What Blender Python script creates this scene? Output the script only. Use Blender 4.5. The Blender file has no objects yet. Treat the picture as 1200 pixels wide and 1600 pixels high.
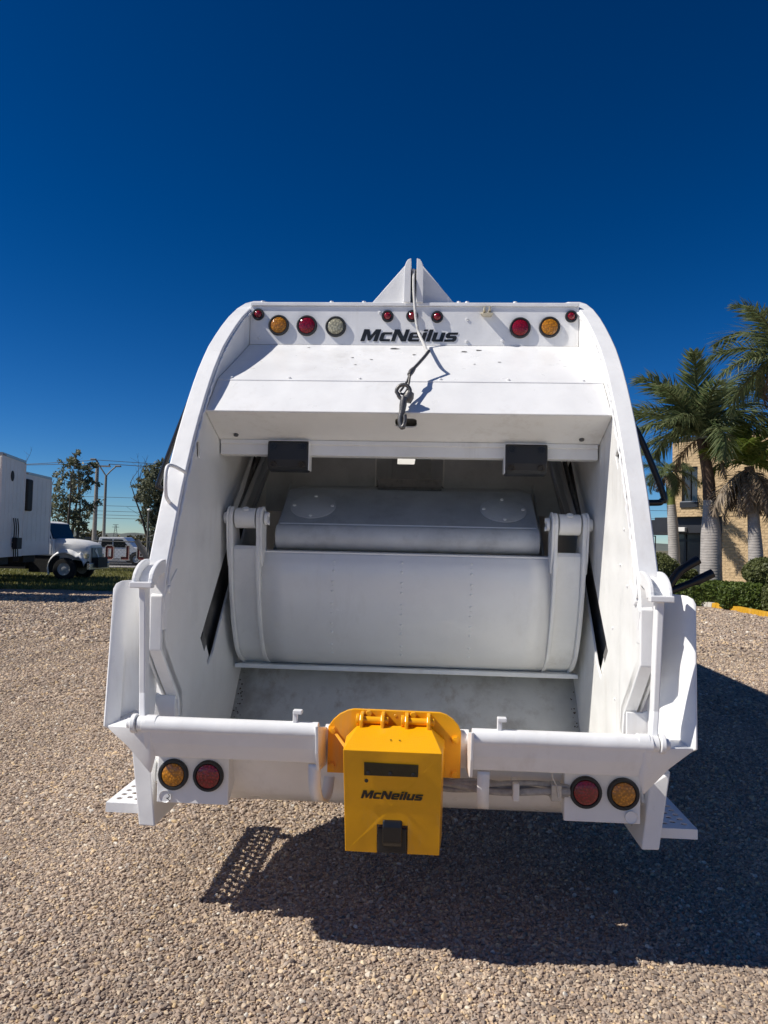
import bpy, bmesh, math, random
import numpy as np
from mathutils import Vector, Matrix, Euler
from mathutils.geometry import tessellate_polygon

random.seed(7)
rng = np.random.default_rng(11)
SC = bpy.context.scene
COL = SC.collection
PI = math.pi

# ------------------------------------------------------------------ camera
PITCH, ROLL, CAM_H = 0.0435, 0.0232, 1.69
cam_d = bpy.data.cameras.new("camera")
cam = bpy.data.objects.new("camera", cam_d)
COL.objects.link(cam)
cam_d.sensor_fit = 'VERTICAL'
cam_d.sensor_height = 36.0
cam_d.lens = 36.0 * 1150 / 1600
cam_d.clip_start = 0.05
cam_d.clip_end = 20000
_fw = Vector((0, math.cos(PITCH), math.sin(PITCH)))
_up = Vector((0, -math.sin(PITCH), math.cos(PITCH)))
_rt = Vector((1, 0, 0))
_r = math.cos(ROLL) * _rt + math.sin(ROLL) * _up
_u = -math.sin(ROLL) * _rt + math.cos(ROLL) * _up
_m = Matrix((_r, _u, -_fw)).transposed().to_4x4()
_m.translation = (0, 0, CAM_H)
cam.matrix_world = _m
SC.camera = cam

# ------------------------------------------------------------------ sky, sun, exposure
TO_SUN = Vector((-0.945, -0.22, 1.0)).normalized()
SUN_EL = math.asin(TO_SUN.z)
SUN_AZ = math.atan2(TO_SUN.x, TO_SUN.y)
world = bpy.data.worlds.new("World")
SC.world = world
world.use_nodes = True
wn = world.node_tree.nodes
wl = world.node_tree.links
bg = wn["Background"]
sky = wn.new("ShaderNodeTexSky")
sky.sky_type = 'NISHITA'
sky.sun_disc = False
sky.sun_elevation = SUN_EL
sky.sun_rotation = SUN_AZ
sky.altitude = 1900
sky.air_density = 1.0
sky.dust_density = 0.0
sky.ozone_density = 7.0
sgam = wn.new("ShaderNodeGamma")
sgam.inputs["Gamma"].default_value = 1.4
hsv = wn.new("ShaderNodeHueSaturation")
hsv.inputs["Saturation"].default_value = 1.14
hsv.inputs["Value"].default_value = 0.61
wl.new(sky.outputs[0], sgam.inputs[0])
wl.new(sgam.outputs[0], hsv.inputs["Color"])
wl.new(hsv.outputs[0], bg.inputs["Color"])
bg.inputs["Strength"].default_value = 0.05

sun_d = bpy.data.lights.new("sun", 'SUN')
sun_d.energy = 4.0
sun_d.angle = math.radians(0.5)
sun_d.color = (1.0, 0.945, 0.86)
sun = bpy.data.objects.new("sun", sun_d)
COL.objects.link(sun)
sun.rotation_euler = TO_SUN.to_track_quat('Z', 'Y').to_euler()
sun.location = TO_SUN * 60

SC.view_settings.view_transform = 'Standard'
SC.view_settings.look = 'None'
SC.view_settings.gamma = 1.0
SC.view_settings.exposure = 0.36
SC.view_settings.use_curve_mapping = False
SC.render.engine = 'CYCLES'
SC.cycles.max_bounces = 12
SC.cycles.diffuse_bounces = 8
SC.cycles.use_denoising = True

# ------------------------------------------------------------------ material helpers
MATS = {}


def nd(t, kind, **kw):
    n = t.nodes.new(kind)
    for k, v in kw.items():
        if k in n.inputs:
            n.inputs[k].default_value = v
        else:
            setattr(n, k, v)
    return n


def mat(name, col, rough=0.5, metal=0.0, spec=0.5, var=0.0, vscale=3.0, bump=0.0, bscale=60.0, bdist=0.01,
        dirt=0.0, dirtcol=(0.2, 0.16, 0.12), dscale=2.0, rvar=0.0, coat=0.0, emit=None, streak=0.0, wave=0.0):
    """Principled material on object coordinates: broad tone variation, stains of their own shape and fine relief."""
    m = bpy.data.materials.new(name)
    m.use_nodes = True
    t = m.node_tree
    b = t.nodes["Principled BSDF"]
    b.inputs["Roughness"].default_value = rough
    b.inputs["Metallic"].default_value = metal
    b.inputs["Specular IOR Level"].default_value = spec
    b.inputs["Coat Weight"].default_value = coat
    b.inputs["Base Color"].default_value = (*col, 1)
    tc = nd(t, "ShaderNodeTexCoord")
    out = None
    if var > 0:
        n = nd(t, "ShaderNodeTexNoise", Scale=vscale, Detail=5.0, Roughness=0.6)
        t.links.new(tc.outputs["Object"], n.inputs["Vector"])
        r = nd(t, "ShaderNodeMapRange")
        r.inputs[1].default_value = 0.3
        r.inputs[2].default_value = 0.7
        r.inputs[3].default_value = 1 - var
        r.inputs[4].default_value = 1 + var * 0.5
        t.links.new(n.outputs["Fac"], r.inputs[0])
        mx = nd(t, "ShaderNodeVectorMath", operation='SCALE')
        mx.inputs[0].default_value = col
        t.links.new(r.outputs[0], mx.inputs["Scale"])
        out = mx.outputs[0]
    if dirt > 0:
        n = nd(t, "ShaderNodeTexNoise", Scale=dscale, Detail=8.0, Roughness=0.7)
        t.links.new(tc.outputs["Object"], n.inputs["Vector"])
        r = nd(t, "ShaderNodeMapRange")
        r.inputs[1].default_value = 0.52
        r.inputs[2].default_value = 0.78
        r.inputs[3].default_value = 0
        r.inputs[4].default_value = dirt
        t.links.new(n.outputs["Fac"], r.inputs[0])
        mx = nd(t, "ShaderNodeMix", data_type='RGBA')
        mx.inputs[6].default_value = (*col, 1)
        mx.inputs[7].default_value = (*dirtcol, 1)
        if out:
            t.links.new(out, mx.inputs[6])
        t.links.new(r.outputs[0], mx.inputs[0])
        out = mx.outputs[2]
    if streak > 0:
        mp = nd(t, "ShaderNodeMapping")
        mp.inputs["Scale"].default_value = (22, 22, 1.6)
        t.links.new(tc.outputs["Object"], mp.inputs[0])
        n = nd(t, "ShaderNodeTexNoise", Scale=1.0, Detail=6.0, Roughness=0.65)
        t.links.new(mp.outputs[0], n.inputs["Vector"])
        n3 = nd(t, "ShaderNodeTexNoise", Scale=2.3, Detail=3.0)
        t.links.new(tc.outputs["Object"], n3.inputs["Vector"])
        mu = nd(t, "ShaderNodeMath", operation='MULTIPLY')
        t.links.new(n.outputs["Fac"], mu.inputs[0])
        t.links.new(n3.outputs["Fac"], mu.inputs[1])
        r = nd(t, "ShaderNodeMapRange")
        r.inputs[1].default_value = 0.30
        r.inputs[2].default_value = 0.46
        r.inputs[3].default_value = 0
        r.inputs[4].default_value = streak
        t.links.new(mu.outputs[0], r.inputs[0])
        v = nd(t, "ShaderNodeTexNoise", Scale=38.0, Detail=6.0, Roughness=0.8)
        t.links.new(tc.outputs["Object"], v.inputs["Vector"])
        r2 = nd(t, "ShaderNodeMapRange")
        r2.inputs[1].default_value = 0.70
        r2.inputs[2].default_value = 0.74
        r2.inputs[3].default_value = 0
        r2.inputs[4].default_value = min(1, streak * 1.6)
        t.links.new(v.outputs["Fac"], r2.inputs[0])
        mx = nd(t, "ShaderNodeMix", data_type='RGBA')
        mx.inputs[7].default_value = (0.42, 0.36, 0.29, 1)
        if out:
            t.links.new(out, mx.inputs[6])
        t.links.new(r.outputs[0], mx.inputs[0])
        mx2 = nd(t, "ShaderNodeMix", data_type='RGBA')
        mx2.inputs[7].default_value = (0.22, 0.16, 0.12, 1)
        t.links.new(mx.outputs[2], mx2.inputs[6])
        t.links.new(r2.outputs[0], mx2.inputs[0])
        out = mx2.outputs[2]
    if out:
        t.links.new(out, b.inputs["Base Color"])
    if rvar > 0:
        n = nd(t, "ShaderNodeTexNoise", Scale=vscale * 2.3, Detail=4.0)
        t.links.new(tc.outputs["Object"], n.inputs["Vector"])
        r = nd(t, "ShaderNodeMapRange")
        r.inputs[3].default_value = max(0.02, rough - rvar)
        r.inputs[4].default_value = rough + rvar
        t.links.new(n.outputs["Fac"], r.inputs[0])
        t.links.new(r.outputs[0], b.inputs["Roughness"])
    if bump > 0:
        n = nd(t, "ShaderNodeTexNoise", Scale=bscale, Detail=3.0)
        t.links.new(tc.outputs["Object"], n.inputs["Vector"])
        bp = nd(t, "ShaderNodeBump", Strength=bump, Distance=bdist)
        t.links.new(n.outputs["Fac"], bp.inputs["Height"])
        if wave > 0:   # shallow dents in the sheet
            n4 = nd(t, "ShaderNodeTexNoise", Scale=3.2, Detail=1.5)
            t.links.new(tc.outputs["Object"], n4.inputs["Vector"])
            bp2 = nd(t, "ShaderNodeBump", Strength=wave, Distance=0.05)
            t.links.new(n4.outputs["Fac"], bp2.inputs["Height"])
            t.links.new(bp2.outputs[0], bp.inputs["Normal"])
        t.links.new(bp.outputs[0], b.inputs["Normal"])
    if emit:
        b.inputs["Emission Color"].default_value = (*emit[0], 1)
        b.inputs["Emission Strength"].default_value = emit[1]
    MATS[name] = m
    return m


WHITE = mat("white_paint", (0.85, 0.85, 0.845), 0.33, var=0.05, vscale=4, bump=0.12, bscale=14, bdist=0.012, dirt=0.10,
            dirtcol=(0.45, 0.42, 0.38), dscale=9, rvar=0.14, streak=0.16, wave=0.35)
WHITE_IN = mat("hopper_paint", (0.85, 0.85, 0.83), 0.38, var=0.05, vscale=3, bump=0.15, bscale=10, bdist=0.012, dirt=0.15,
               dirtcol=(0.36, 0.33, 0.28), dscale=5, rvar=0.14, streak=0.22, wave=0.4)
GLOSSW = mat("glossy_blade_paint", (0.83, 0.83, 0.82), 0.24, var=0.05, vscale=3, bump=0.12, bscale=16, bdist=0.01, dirt=0.15,
             dirtcol=(0.4, 0.37, 0.32), dscale=6, rvar=0.08, streak=0.12, wave=0.3)
GRIMY = mat("grimy_grey_paint", (0.56, 0.58, 0.59), 0.42, var=0.15, vscale=5, bump=0.15, bscale=18, bdist=0.01, dirt=0.4,
            dirtcol=(0.16, 0.16, 0.15), dscale=6, rvar=0.15)
FLOORM = mat("worn_hopper_floor", (0.66, 0.66, 0.62), 0.4, var=0.12, vscale=6, bump=0.2, bscale=25, bdist=0.006, dirt=0.75,
             dirtcol=(0.25, 0.20, 0.15), dscale=4, rvar=0.15, streak=0.8, wave=0.3)
DARKIN = mat("dark_mottled_steel", (0.16, 0.155, 0.15), 0.6, var=0.4, vscale=12, dirt=0.9, dirtcol=(0.04, 0.032, 0.026), dscale=9)  # dark mottled tone for the channel and backing behind slots
YELLOW = mat("yellow_paint", (0.88, 0.41, 0.003), 0.33, var=0.05, vscale=8, bump=0.1, bscale=22, bdist=0.008, dirt=0.25,
             dirtcol=(0.55, 0.25, 0.02), dscale=16, rvar=0.1, streak=0.2, wave=0.3)
RUBBER = mat("black_rubber", (0.018, 0.02, 0.023), 0.55, var=0.2, bump=0.15, bscale=90, bdist=0.003)
BLACKP = mat("black_paint", (0.012, 0.012, 0.013), 0.32, var=0.3, vscale=30)
DECAL = mat("black_decal", (0.012, 0.013, 0.014), 0.4, dirt=0.55, dirtcol=(0.10, 0.12, 0.12), dscale=22)
CHROME = mat("chrome_rod", (0.36, 0.37, 0.39), 0.16, metal=1.0, rvar=0.06, vscale=6)
STEEL = mat("greasy_steel", (0.16, 0.155, 0.15), 0.45, metal=0.7, var=0.35, vscale=40, bump=0.3, bscale=120, bdist=0.004)
ZINC = mat("zinc_steel", (0.5, 0.5, 0.5), 0.4, metal=0.8, var=0.2, vscale=20)
ROPEW = mat("white_cable", (0.62, 0.61, 0.58), 0.5, var=0.2, vscale=60, bump=0.5, bscale=300, bdist=0.003)


def lens_mat(name, col, bscale=95.0):
    m = bpy.data.materials.new(name)
    m.use_nodes = True
    t = m.node_tree
    b = t.nodes["Principled BSDF"]
    b.inputs["Roughness"].default_value = 0.16
    b.inputs["Coat Weight"].default_value = 0.5
    tc = nd(t, "ShaderNodeTexCoord")
    v = nd(t, "ShaderNodeTexVoronoi", Scale=bscale)
    t.links.new(tc.outputs["Object"], v.inputs["Vector"])
    r = nd(t, "ShaderNodeMapRange")
    r.inputs[2].default_value = 0.6
    r.inputs[3].default_value = 1.25
    r.inputs[4].default_value = 0.55
    t.links.new(v.outputs["Distance"], r.inputs[0])
    mx = nd(t, "ShaderNodeVectorMath", operation='SCALE')
    mx.inputs[0].default_value = col
    t.links.new(r.outputs[0], mx.inputs["Scale"])
    t.links.new(mx.outputs[0], b.inputs["Base Color"])
    bp = nd(t, "ShaderNodeBump", Strength=0.5, Distance=0.004)
    t.links.new(v.outputs["Distance"], bp.inputs["Height"])
    t.links.new(bp.outputs[0], b.inputs["Normal"])
    return m


LENS_A = lens_mat("amber_lens", (0.62, 0.24, 0.012))
LENS_R = lens_mat("red_lens", (0.30, 0.006, 0.018))
LENS_C = lens_mat("clear_lens", (0.50, 0.47, 0.33), 70)


# ------------------------------------------------------------------ mesh helpers
class MB:
    """Collects shapes; build() links them as one mesh object."""

    def __init__(self):
        self.v, self.f, self.mi = [], [], []

    def add(self, vs, fs, mi=0):
        o = len(self.v)
        self.v += [tuple(p) for p in vs]
        self.f += [tuple(i + o for i in f) for f in fs]
        self.mi += [mi] * len(fs)
        return self

    def box(self, lo, hi, mi=0):
        x0, y0, z0 = lo
        x1, y1, z1 = hi
        return self.add([(x0, y0, z0), (x1, y0, z0), (x1, y1, z0), (x0, y1, z0), (x0, y0, z1), (x1, y0, z1), (x1, y1, z1), (x0, y1, z1)],
                        [(0, 3, 2, 1), (4, 5, 6, 7), (0, 1, 5, 4), (1, 2, 6, 5), (2, 3, 7, 6), (3, 0, 4, 7)], mi)

    def prism(self, poly, fn0, fn1, holes=(), mi=0):
        """Extrude a 2D polygon (with holes) between two maps (a, b) -> point."""
        loops = [list(poly)] + [list(h) for h in holes]
        flat = [p for l in loops for p in l]
        n = len(flat)
        vs = [fn0(*p) for p in flat] + [fn1(*p) for p in flat]
        fs = []
        if holes:
            tri = tessellate_polygon([[Vector((p[0], p[1], 0)) for p in l] for l in loops])
        else:
            tri = [tuple(range(n))]
        for t in tri:
            fs.append(tuple(reversed(t)))
            fs.append(tuple(i + n for i in t))
        o = 0
        for l in loops:
            k = len(l)
            for i in range(k):
                a, b = o + i, o + (i + 1) % k
                fs.append((a, b, b + n, a + n))
            o += k
        return self.add(vs, fs, mi)

    def px(self, poly, x0, x1, holes=(), mi=0):
        return self.prism(poly, lambda a, b: (x0, a, b), lambda a, b: (x1, a, b), holes, mi)

    def py(self, poly, y0, y1, holes=(), mi=0):
        return self.prism(poly, lambda a, b: (a, y0, b), lambda a, b: (a, y1, b), holes, mi)

    def pz(self, poly, z0, z1, holes=(), mi=0):
        return self.prism(poly, lambda a, b: (a, b, z0), lambda a, b: (a, b, z1), holes, mi)

    def tube(self, pts, r, n=10, caps=True, mi=0, closed=False):
        pts = [Vector(p) for p in pts]
        m = len(pts)
        rs = r if isinstance(r, (list, tuple)) else [r] * m
        vs, fs = [], []
        prev = None
        for i, p in enumerate(pts):
            if closed:
                d = pts[(i + 1) % m] - pts[i - 1]
            else:
                d = pts[min(i + 1, m - 1)] - pts[max(i - 1, 0)]
            d.normalize()
            if prev is None:
                a = Vector((0, 0, 1)) if abs(d.z) < 0.9 else Vector((1, 0, 0))
                s = d.cross(a).normalized()
            else:
                s = (prev - d * prev.dot(d)).normalized()
            prev = s
            w = d.cross(s)
            for k in range(n):
                t = 2 * PI * k / n
                vs.append(p + (s * math.cos(t) + w * math.sin(t)) * rs[i])
        for i in range(m if closed else m - 1):
            j = (i + 1) % m
            for k in range(n):
                fs.append((i * n + k, i * n + (k + 1) % n, j * n + (k + 1) % n, j * n + k))
        if caps and not closed:
            fs.append(tuple(range(n - 1, -1, -1)))
            fs.append(tuple((m - 1) * n + k for k in range(n)))
        return self.add(vs, fs, mi)

    def cyl(self, a, b, r, r2=None, n=16, mi=0):
        return self.tube([a, b], [r, r if r2 is None else r2], n, True, mi)

    def lathe(self, prof, center, axis, n=28, mi=0):
        """prof: (radius, along); axis: unit vector."""
        ax = Vector(axis).normalized()
        a = Vector((0, 0, 1)) if abs(ax.z) < 0.9 else Vector((1, 0, 0))
        s = ax.cross(a).normalized()
        w = ax.cross(s)
        c = Vector(center)
        vs, fs = [], []
        for (r, h) in prof:
            for k in range(n):
                t = 2 * PI * k / n
                vs.append(c + ax * h + (s * math.cos(t) + w * math.sin(t)) * max(r, 1e-4))
        for i in range(len(prof) - 1):
            for k in range(n):
                fs.append((i * n + k, i * n + (k + 1) % n, (i + 1) * n + (k + 1) % n, (i + 1) * n + k))
        return self.add(vs, fs, mi)

    def grid(self, rows, mi=0):
        nr, nc = len(rows), len(rows[0])
        vs = [p for r in rows for p in r]
        fs = [(i * nc + j, i * nc + j + 1, (i + 1) * nc + j + 1, (i + 1) * nc + j) for i in range(nr - 1) for j in range(nc - 1)]
        return self.add(vs, fs, mi)

    def build(self, name, mats, parent=None, bevel=0.0, smooth=None, solid=0.0, segs=2, fix=True, **props):
        me = bpy.data.meshes.new(name)
        me.from_pydata(self.v, [], self.f)
        if not isinstance(mats, (list, tuple)):
            mats = [mats]
        for m in mats:
            me.materials.append(m)
        if len(mats) > 1:
            me.polygons.foreach_set("material_index", self.mi)
        if fix:
            b = bmesh.new()
            b.from_mesh(me)
            bmesh.ops.recalc_face_normals(b, faces=b.faces)
            b.to_mesh(me)
            b.free()
        if smooth is not None:
            me.polygons.foreach_set("use_smooth", [True] * len(me.polygons))
            me.set_sharp_from_angle(angle=math.radians(smooth))
        o = bpy.data.objects.new(name, me)
        COL.objects.link(o)
        if parent:
            o.parent = parent
        if solid:
            s = o.modifiers.new("solid", 'SOLIDIFY')
            s.thickness = solid
            s.offset = 0
        if bevel:
            bv = o.modifiers.new("bevel", 'BEVEL')
            bv.width = bevel
            bv.segments = segs
            bv.limit_method = 'ANGLE'
            bv.angle_limit = math.radians(35)
        for k, val in props.items():
            o[k] = val
        return o


def empty(name, loc, rz=0.0, parent=None, **props):
    o = bpy.data.objects.new(name, None)
    COL.objects.link(o)
    o.location = loc
    o.rotation_euler = (0, 0, rz)
    o.empty_display_size = 0.2
    if parent:
        o.parent = parent
    for k, v in props.items():
        o[k] = v
    return o


def copy_tree(o, parent=None):
    c = o.copy()
    COL.objects.link(c)
    c.parent = parent
    for ch in list(o.children):
        copy_tree(ch, c)
    return c


def spline(pts, n=8):
    """Catmull-Rom through points."""
    P = [Vector(p) for p in pts]
    P = [P[0] * 2 - P[1]] + P + [P[-1] * 2 - P[-2]]
    out = []
    for i in range(1, len(P) - 2):
        for k in range(n):
            t = k / n
            a, b, c, d = P[i - 1], P[i], P[i + 1], P[i + 2]
            out.append(0.5 * ((2 * b) + (c - a) * t + (2 * a - 5 * b + 4 * c - d) * t * t + (3 * b - a - 3 * c + d) * t ** 3))
    out.append(P[-2])
    return out


def rrect(x0, z0, x1, z1, r, n=4):
    out = []
    for cx, cz, a in ((x1 - r, z1 - r, 0), (x0 + r, z1 - r, 90), (x0 + r, z0 + r, 180), (x1 - r, z0 + r, 270)):
        for k in range(n + 1):
            t = math.radians(a + 90 * k / n)
            out.append((cx + r * math.cos(t), cz + r * math.sin(t)))
    return out


# lettering in a squared, slanted block face (outline, holes, advance)
LETTERS = {
    'M': ([(0, 0), (0, 1), (.40, 1), (.64, .46), (.88, 1), (1.28, 1), (1.28, 0), (.97, 0), (.97, .62), (.74, .06), (.54, .06), (.31, .62), (.31, 0)], [], 1.28),
    'c': ([(.12, 0), (0, .12), (0, .64), (.12, .76), (.82, .76), (.82, .57), (.30, .57), (.30, .19), (.82, .19), (.82, 0)], [], .82),
    'N': ([(0, 0), (0, 1), (.36, 1), (.82, .40), (.82, 1), (1.12, 1), (1.12, 0), (.76, 0), (.30, .60), (.30, 0)], [], 1.12),
    'e': ([(.12, 0), (0, .12), (0, .64), (.12, .76), (.76, .76), (.88, .64), (.88, .31), (.30, .31), (.30, .18), (.86, .18), (.86, 0)],
          [[(.30, .45), (.30, .59), (.60, .59), (.60, .45)]], .88),
    'i': ([(0, 0), (0, .76), (.30, .76), (.30, 0)], [], .30),
    'l': ([(0, 0), (0, 1), (.30, 1), (.30, 0)], [], .30),
    'u': ([(.12, 0), (0, .12), (0, .76), (.30, .76), (.30, .19), (.56, .19), (.56, .76), (.86, .76), (.86, 0)], [], .86),
    's': ([(0, 0), (0, .19), (.56, .19), (.56, .29), (.12, .29), (0, .41), (0, .64), (.12, .76), (.84, .76), (.84, .58), (.30, .58),
           (.30, .48), (.74, .48), (.86, .36), (.86, .12), (.74, 0)], [], .86),
}


def lettering(word, name, x0, x1, h, fn, m, parent, depth=0.0015, shear=0.32):
    """Raised flat letters; fn(x, z, d) -> point on the sheet they stand on."""
    gap = 0.1
    tot = sum(LETTERS[c][2] for c in word) + gap * (len(word) - 1)
    sx = (x1 - x0 - shear * h) / (tot * h) * h
    mb = MB()
    x = 0.0
    for c in word:
        ol, hs, adv = LETTERS[c]
        def mp(p):
            return (x0 + (x + p[0]) * sx + shear * h * p[1], p[1] * h)
        parts = [(ol, hs)]
        if c == 'i':
            parts.append(([(0, .85), (0, 1.0), (.30, 1.0), (.30, .85)], []))
        for (o2, h2) in parts:
            mb.prism([mp(p) for p in o2], lambda a, b: fn(a, b, 0.0005), lambda a, b: fn(a, b, depth), [[mp(p) for p in q] for q in h2])
        x += adv + gap
    return mb.build(name, m, parent)


# ================================================================== SETTING: ground, road, hills
def gravel_mat():
    m = bpy.data.materials.new("gravel_ground")
    m.use_nodes = True
    t = m.node_tree
    b = t.nodes["Principled BSDF"]
    b.inputs["Roughness"].default_value = 0.9
    b.inputs["Specular IOR Level"].default_value = 0.2
    tc = nd(t, "ShaderNodeTexCoord")
    v = nd(t, "ShaderNodeTexVoronoi", Scale=38.0)
    t.links.new(tc.outputs["Object"], v.inputs["Vector"])
    cr = nd(t, "ShaderNodeValToRGB")
    cr.color_ramp.interpolation = 'LINEAR'
    e = cr.color_ramp.elements
    e[0].position, e[0].color = 0.0, (0.259, 0.199, 0.156, 1)
    e[1].position, e[1].color = 1.0, (0.631, 0.518, 0.403, 1)
    for p, c in ((0.3, (0.370, 0.280, 0.214, 1)), (0.55, (0.470, 0.357, 0.267, 1)), (0.75, (0.430, 0.366, 0.311, 1))):
        k = e.new(p)
        k.color = c
    sp = nd(t, "ShaderNodeSeparateColor")
    t.links.new(v.outputs["Color"], sp.inputs[0])
    t.links.new(sp.outputs[0], cr.inputs[0])
    n2 = nd(t, "ShaderNodeTexNoise", Scale=0.45, Detail=6.0, Roughness=0.65)
    t.links.new(tc.outputs["Object"], n2.inputs["Vector"])
    mr = nd(t, "ShaderNodeMapRange")
    mr.inputs[1].default_value, mr.inputs[2].default_value = 0.3, 0.7
    mr.inputs[3].default_value, mr.inputs[4].default_value = 0.78, 1.12
    t.links.new(n2.outputs["Fac"], mr.inputs[0])
    mx = nd(t, "ShaderNodeVectorMath", operation='SCALE')
    t.links.new(cr.outputs[0], mx.inputs[0])
    t.links.new(mr.outputs[0], mx.inputs["Scale"])
    t.links.new(mx.outputs[0], b.inputs["Base Color"])
    bp = nd(t, "ShaderNodeBump", Strength=0.9, Distance=0.02)
    inv = nd(t, "ShaderNodeMath", operation='SUBTRACT')
    inv.inputs[0].default_value = 1.0
    t.links.new(v.outputs["Distance"], inv.inputs[1])
    t.links.new(inv.outputs[0], bp.inputs["Height"])
    t.links.new(bp.outputs[0], b.inputs["Normal"])
    return m


GRAVEL = gravel_mat()
TERRAIN = mat("dry_terrain", (0.16, 0.14, 0.08), 0.95, var=0.3, vscale=0.02)
ASPHALT = mat("asphalt", (0.075, 0.075, 0.078), 0.85, var=0.2, vscale=1.2, bump=0.3, bscale=120, bdist=0.004)
CONCRETE = mat("concrete", (0.36, 0.34, 0.31), 0.85, var=0.15, vscale=2.5, bump=0.2, bscale=50)
SOIL = mat("grassy_soil", (0.17, 0.155, 0.06), 0.95, var=0.4, vscale=1.5, bump=0.5, bscale=20, bdist=0.03)
HILLM = mat("far_hill", (0.12, 0.135, 0.12), 0.95, var=0.25, vscale=0.01)

mb = MB().add([(-9000, -500, -0.03), (9000, -500, -0.03), (9000, 16000, -0.03), (-9000, 16000, -0.03)], [(0, 1, 2, 3)])
mb.build("terrain", TERRAIN, kind='structure')
mb = MB().add([(-70, -70, 0), (70, -70, 0), (40, 24, 0), (11, 24.5, 0), (9.9, 24.3, 0), (-6, 24.0, 0), (-40, 22.0, 0)], [tuple(range(7))])
mb.build("gravel_ground", GRAVEL, kind='structure')
mb = MB().add([(-60, 21.7, 0.006), (-40, 21.99, 0.006), (-6, 23.6, 0.006), (7.5, 23.9, 0.006), (7.5, 40.5, 0.006), (-60, 40.5, 0.006)], [tuple(range(6))])
mb.build("grass_ground", SOIL, kind='structure')
mb = MB().add([(-200, 42, 0.0), (7, 42, 0.0), (7, 62, 0.0), (-200, 62, 0.0)], [(0, 1, 2, 3)])
mb.build("road", ASPHALT, kind='structure')
mb = MB().box((-200, 40.5, -0.03), (7, 41.95, 0.1))
mb.build("road_kerb", CONCRETE, bevel=0.02, kind='structure')
# building forecourt on the right
mb = MB().add([(9.0, 24.6, 0.012), (40, 24.2, 0.012), (40, 60, 0.012), (7.6, 60, 0.012), (7.6, 26, 0.012)], [tuple(range(5))])
mb.build("forecourt_paving", CONCRETE, kind='structure')


def hill(name, x0, x1, y, h, seed, depth=500):
    r = random.Random(seed)
    n, k = 46, 9
    ph = [r.uniform(0, 6.28) for _ in range(6)]
    rows = []
    for i in range(k):
        v = i / (k - 1)
        row = []
        for j in range(n):
            u = j / (n - 1)
            z = math.sin(PI * u) ** 0.7 * (0.62 + 0.24 * math.sin(5.1 * u + ph[0]) + 0.13 * math.sin(11.7 * u + ph[1] + v) + 0.05 * math.sin(29 * u + ph[2] + 3 * v))
            row.append((x0 + (x1 - x0) * u, y + (v - 0.5) * depth, max(-2, h * z * math.sin(PI * v) ** 0.8) - 0.5))
        rows.append(row)
    MB().grid(rows).build(name, HILLM, smooth=60, kind='structure')


hill("hill", -1500, -905, 2600, 44, 1)
hill("hill", -985, -640, 2350, 36, 4)
hill("hill", -700, 300, 3300, 46, 8)
hill("hill", 200, 2600, 3600, 70, 9)
hill("hill", -3600, -1300, 3400, 60, 10)

# ================================================================== THE REFUSE TRUCK
TRUCK = empty("garbage_truck", (-0.12930, 0, 0), -0.06210,
              label="white rear loading garbage truck seen from behind with its open hopper and yellow hitch cover", category="garbage truck")
T = TRUCK
RIM = [(5.45, 3.385), (5.2, 3.375), (5.0, 3.345), (4.82, 3.295), (4.62, 3.215), (4.43, 3.12), (4.25, 3.012), (4.11, 2.915), (3.985, 2.82), (3.88, 2.735),
       (3.80, 2.655), (3.725, 2.575), (3.655, 2.49), (3.58, 2.39), (3.51, 2.29), (3.435, 2.175), (3.37, 2.06), (3.30, 1.93),
       (3.24, 1.80), (3.185, 1.68), (3.14, 1.575), (3.108, 1.48)]
EDGE = [(3.108, 1.48), (3.112, 1.22), (3.235, 1.09), (3.36, 0.965), (3.382, 0.86)]
TROUGH = [tuple(p)[:2] for p in spline([(4.9, 1.36, 0), (4.48, 0.915, 0), (4.27, 0.66, 0), (4.08, 0.515, 0), (3.85, 0.455, 0), (3.60, 0.465, 0),
                                        (3.40, 0.545, 0), (3.32, 0.66, 0), (3.28, 0.76, 0), (3.27, 0.84, 0)], 6)]
SLOT = [(3.645, 1.20), (3.79, 1.043), (3.872, 1.10), (4.10, 1.37), (4.85, 2.17), (4.67, 2.265)]
DIAMOND_L = [(3.475, 2.165), (3.495, 2.095), (3.545, 2.09), (3.525, 2.17)]
DIAMOND_R = [(3.445, 2.13), (3.49, 2.065), (3.535, 2.13), (3.475, 2.185)]
UNDER = [(3.30, 0.60), (3.55, 0.44), (3.85, 0.43), (4.1, 0.49), (4.3, 0.66), (4.6, 1.0), (5.45, 1.0)]
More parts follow.
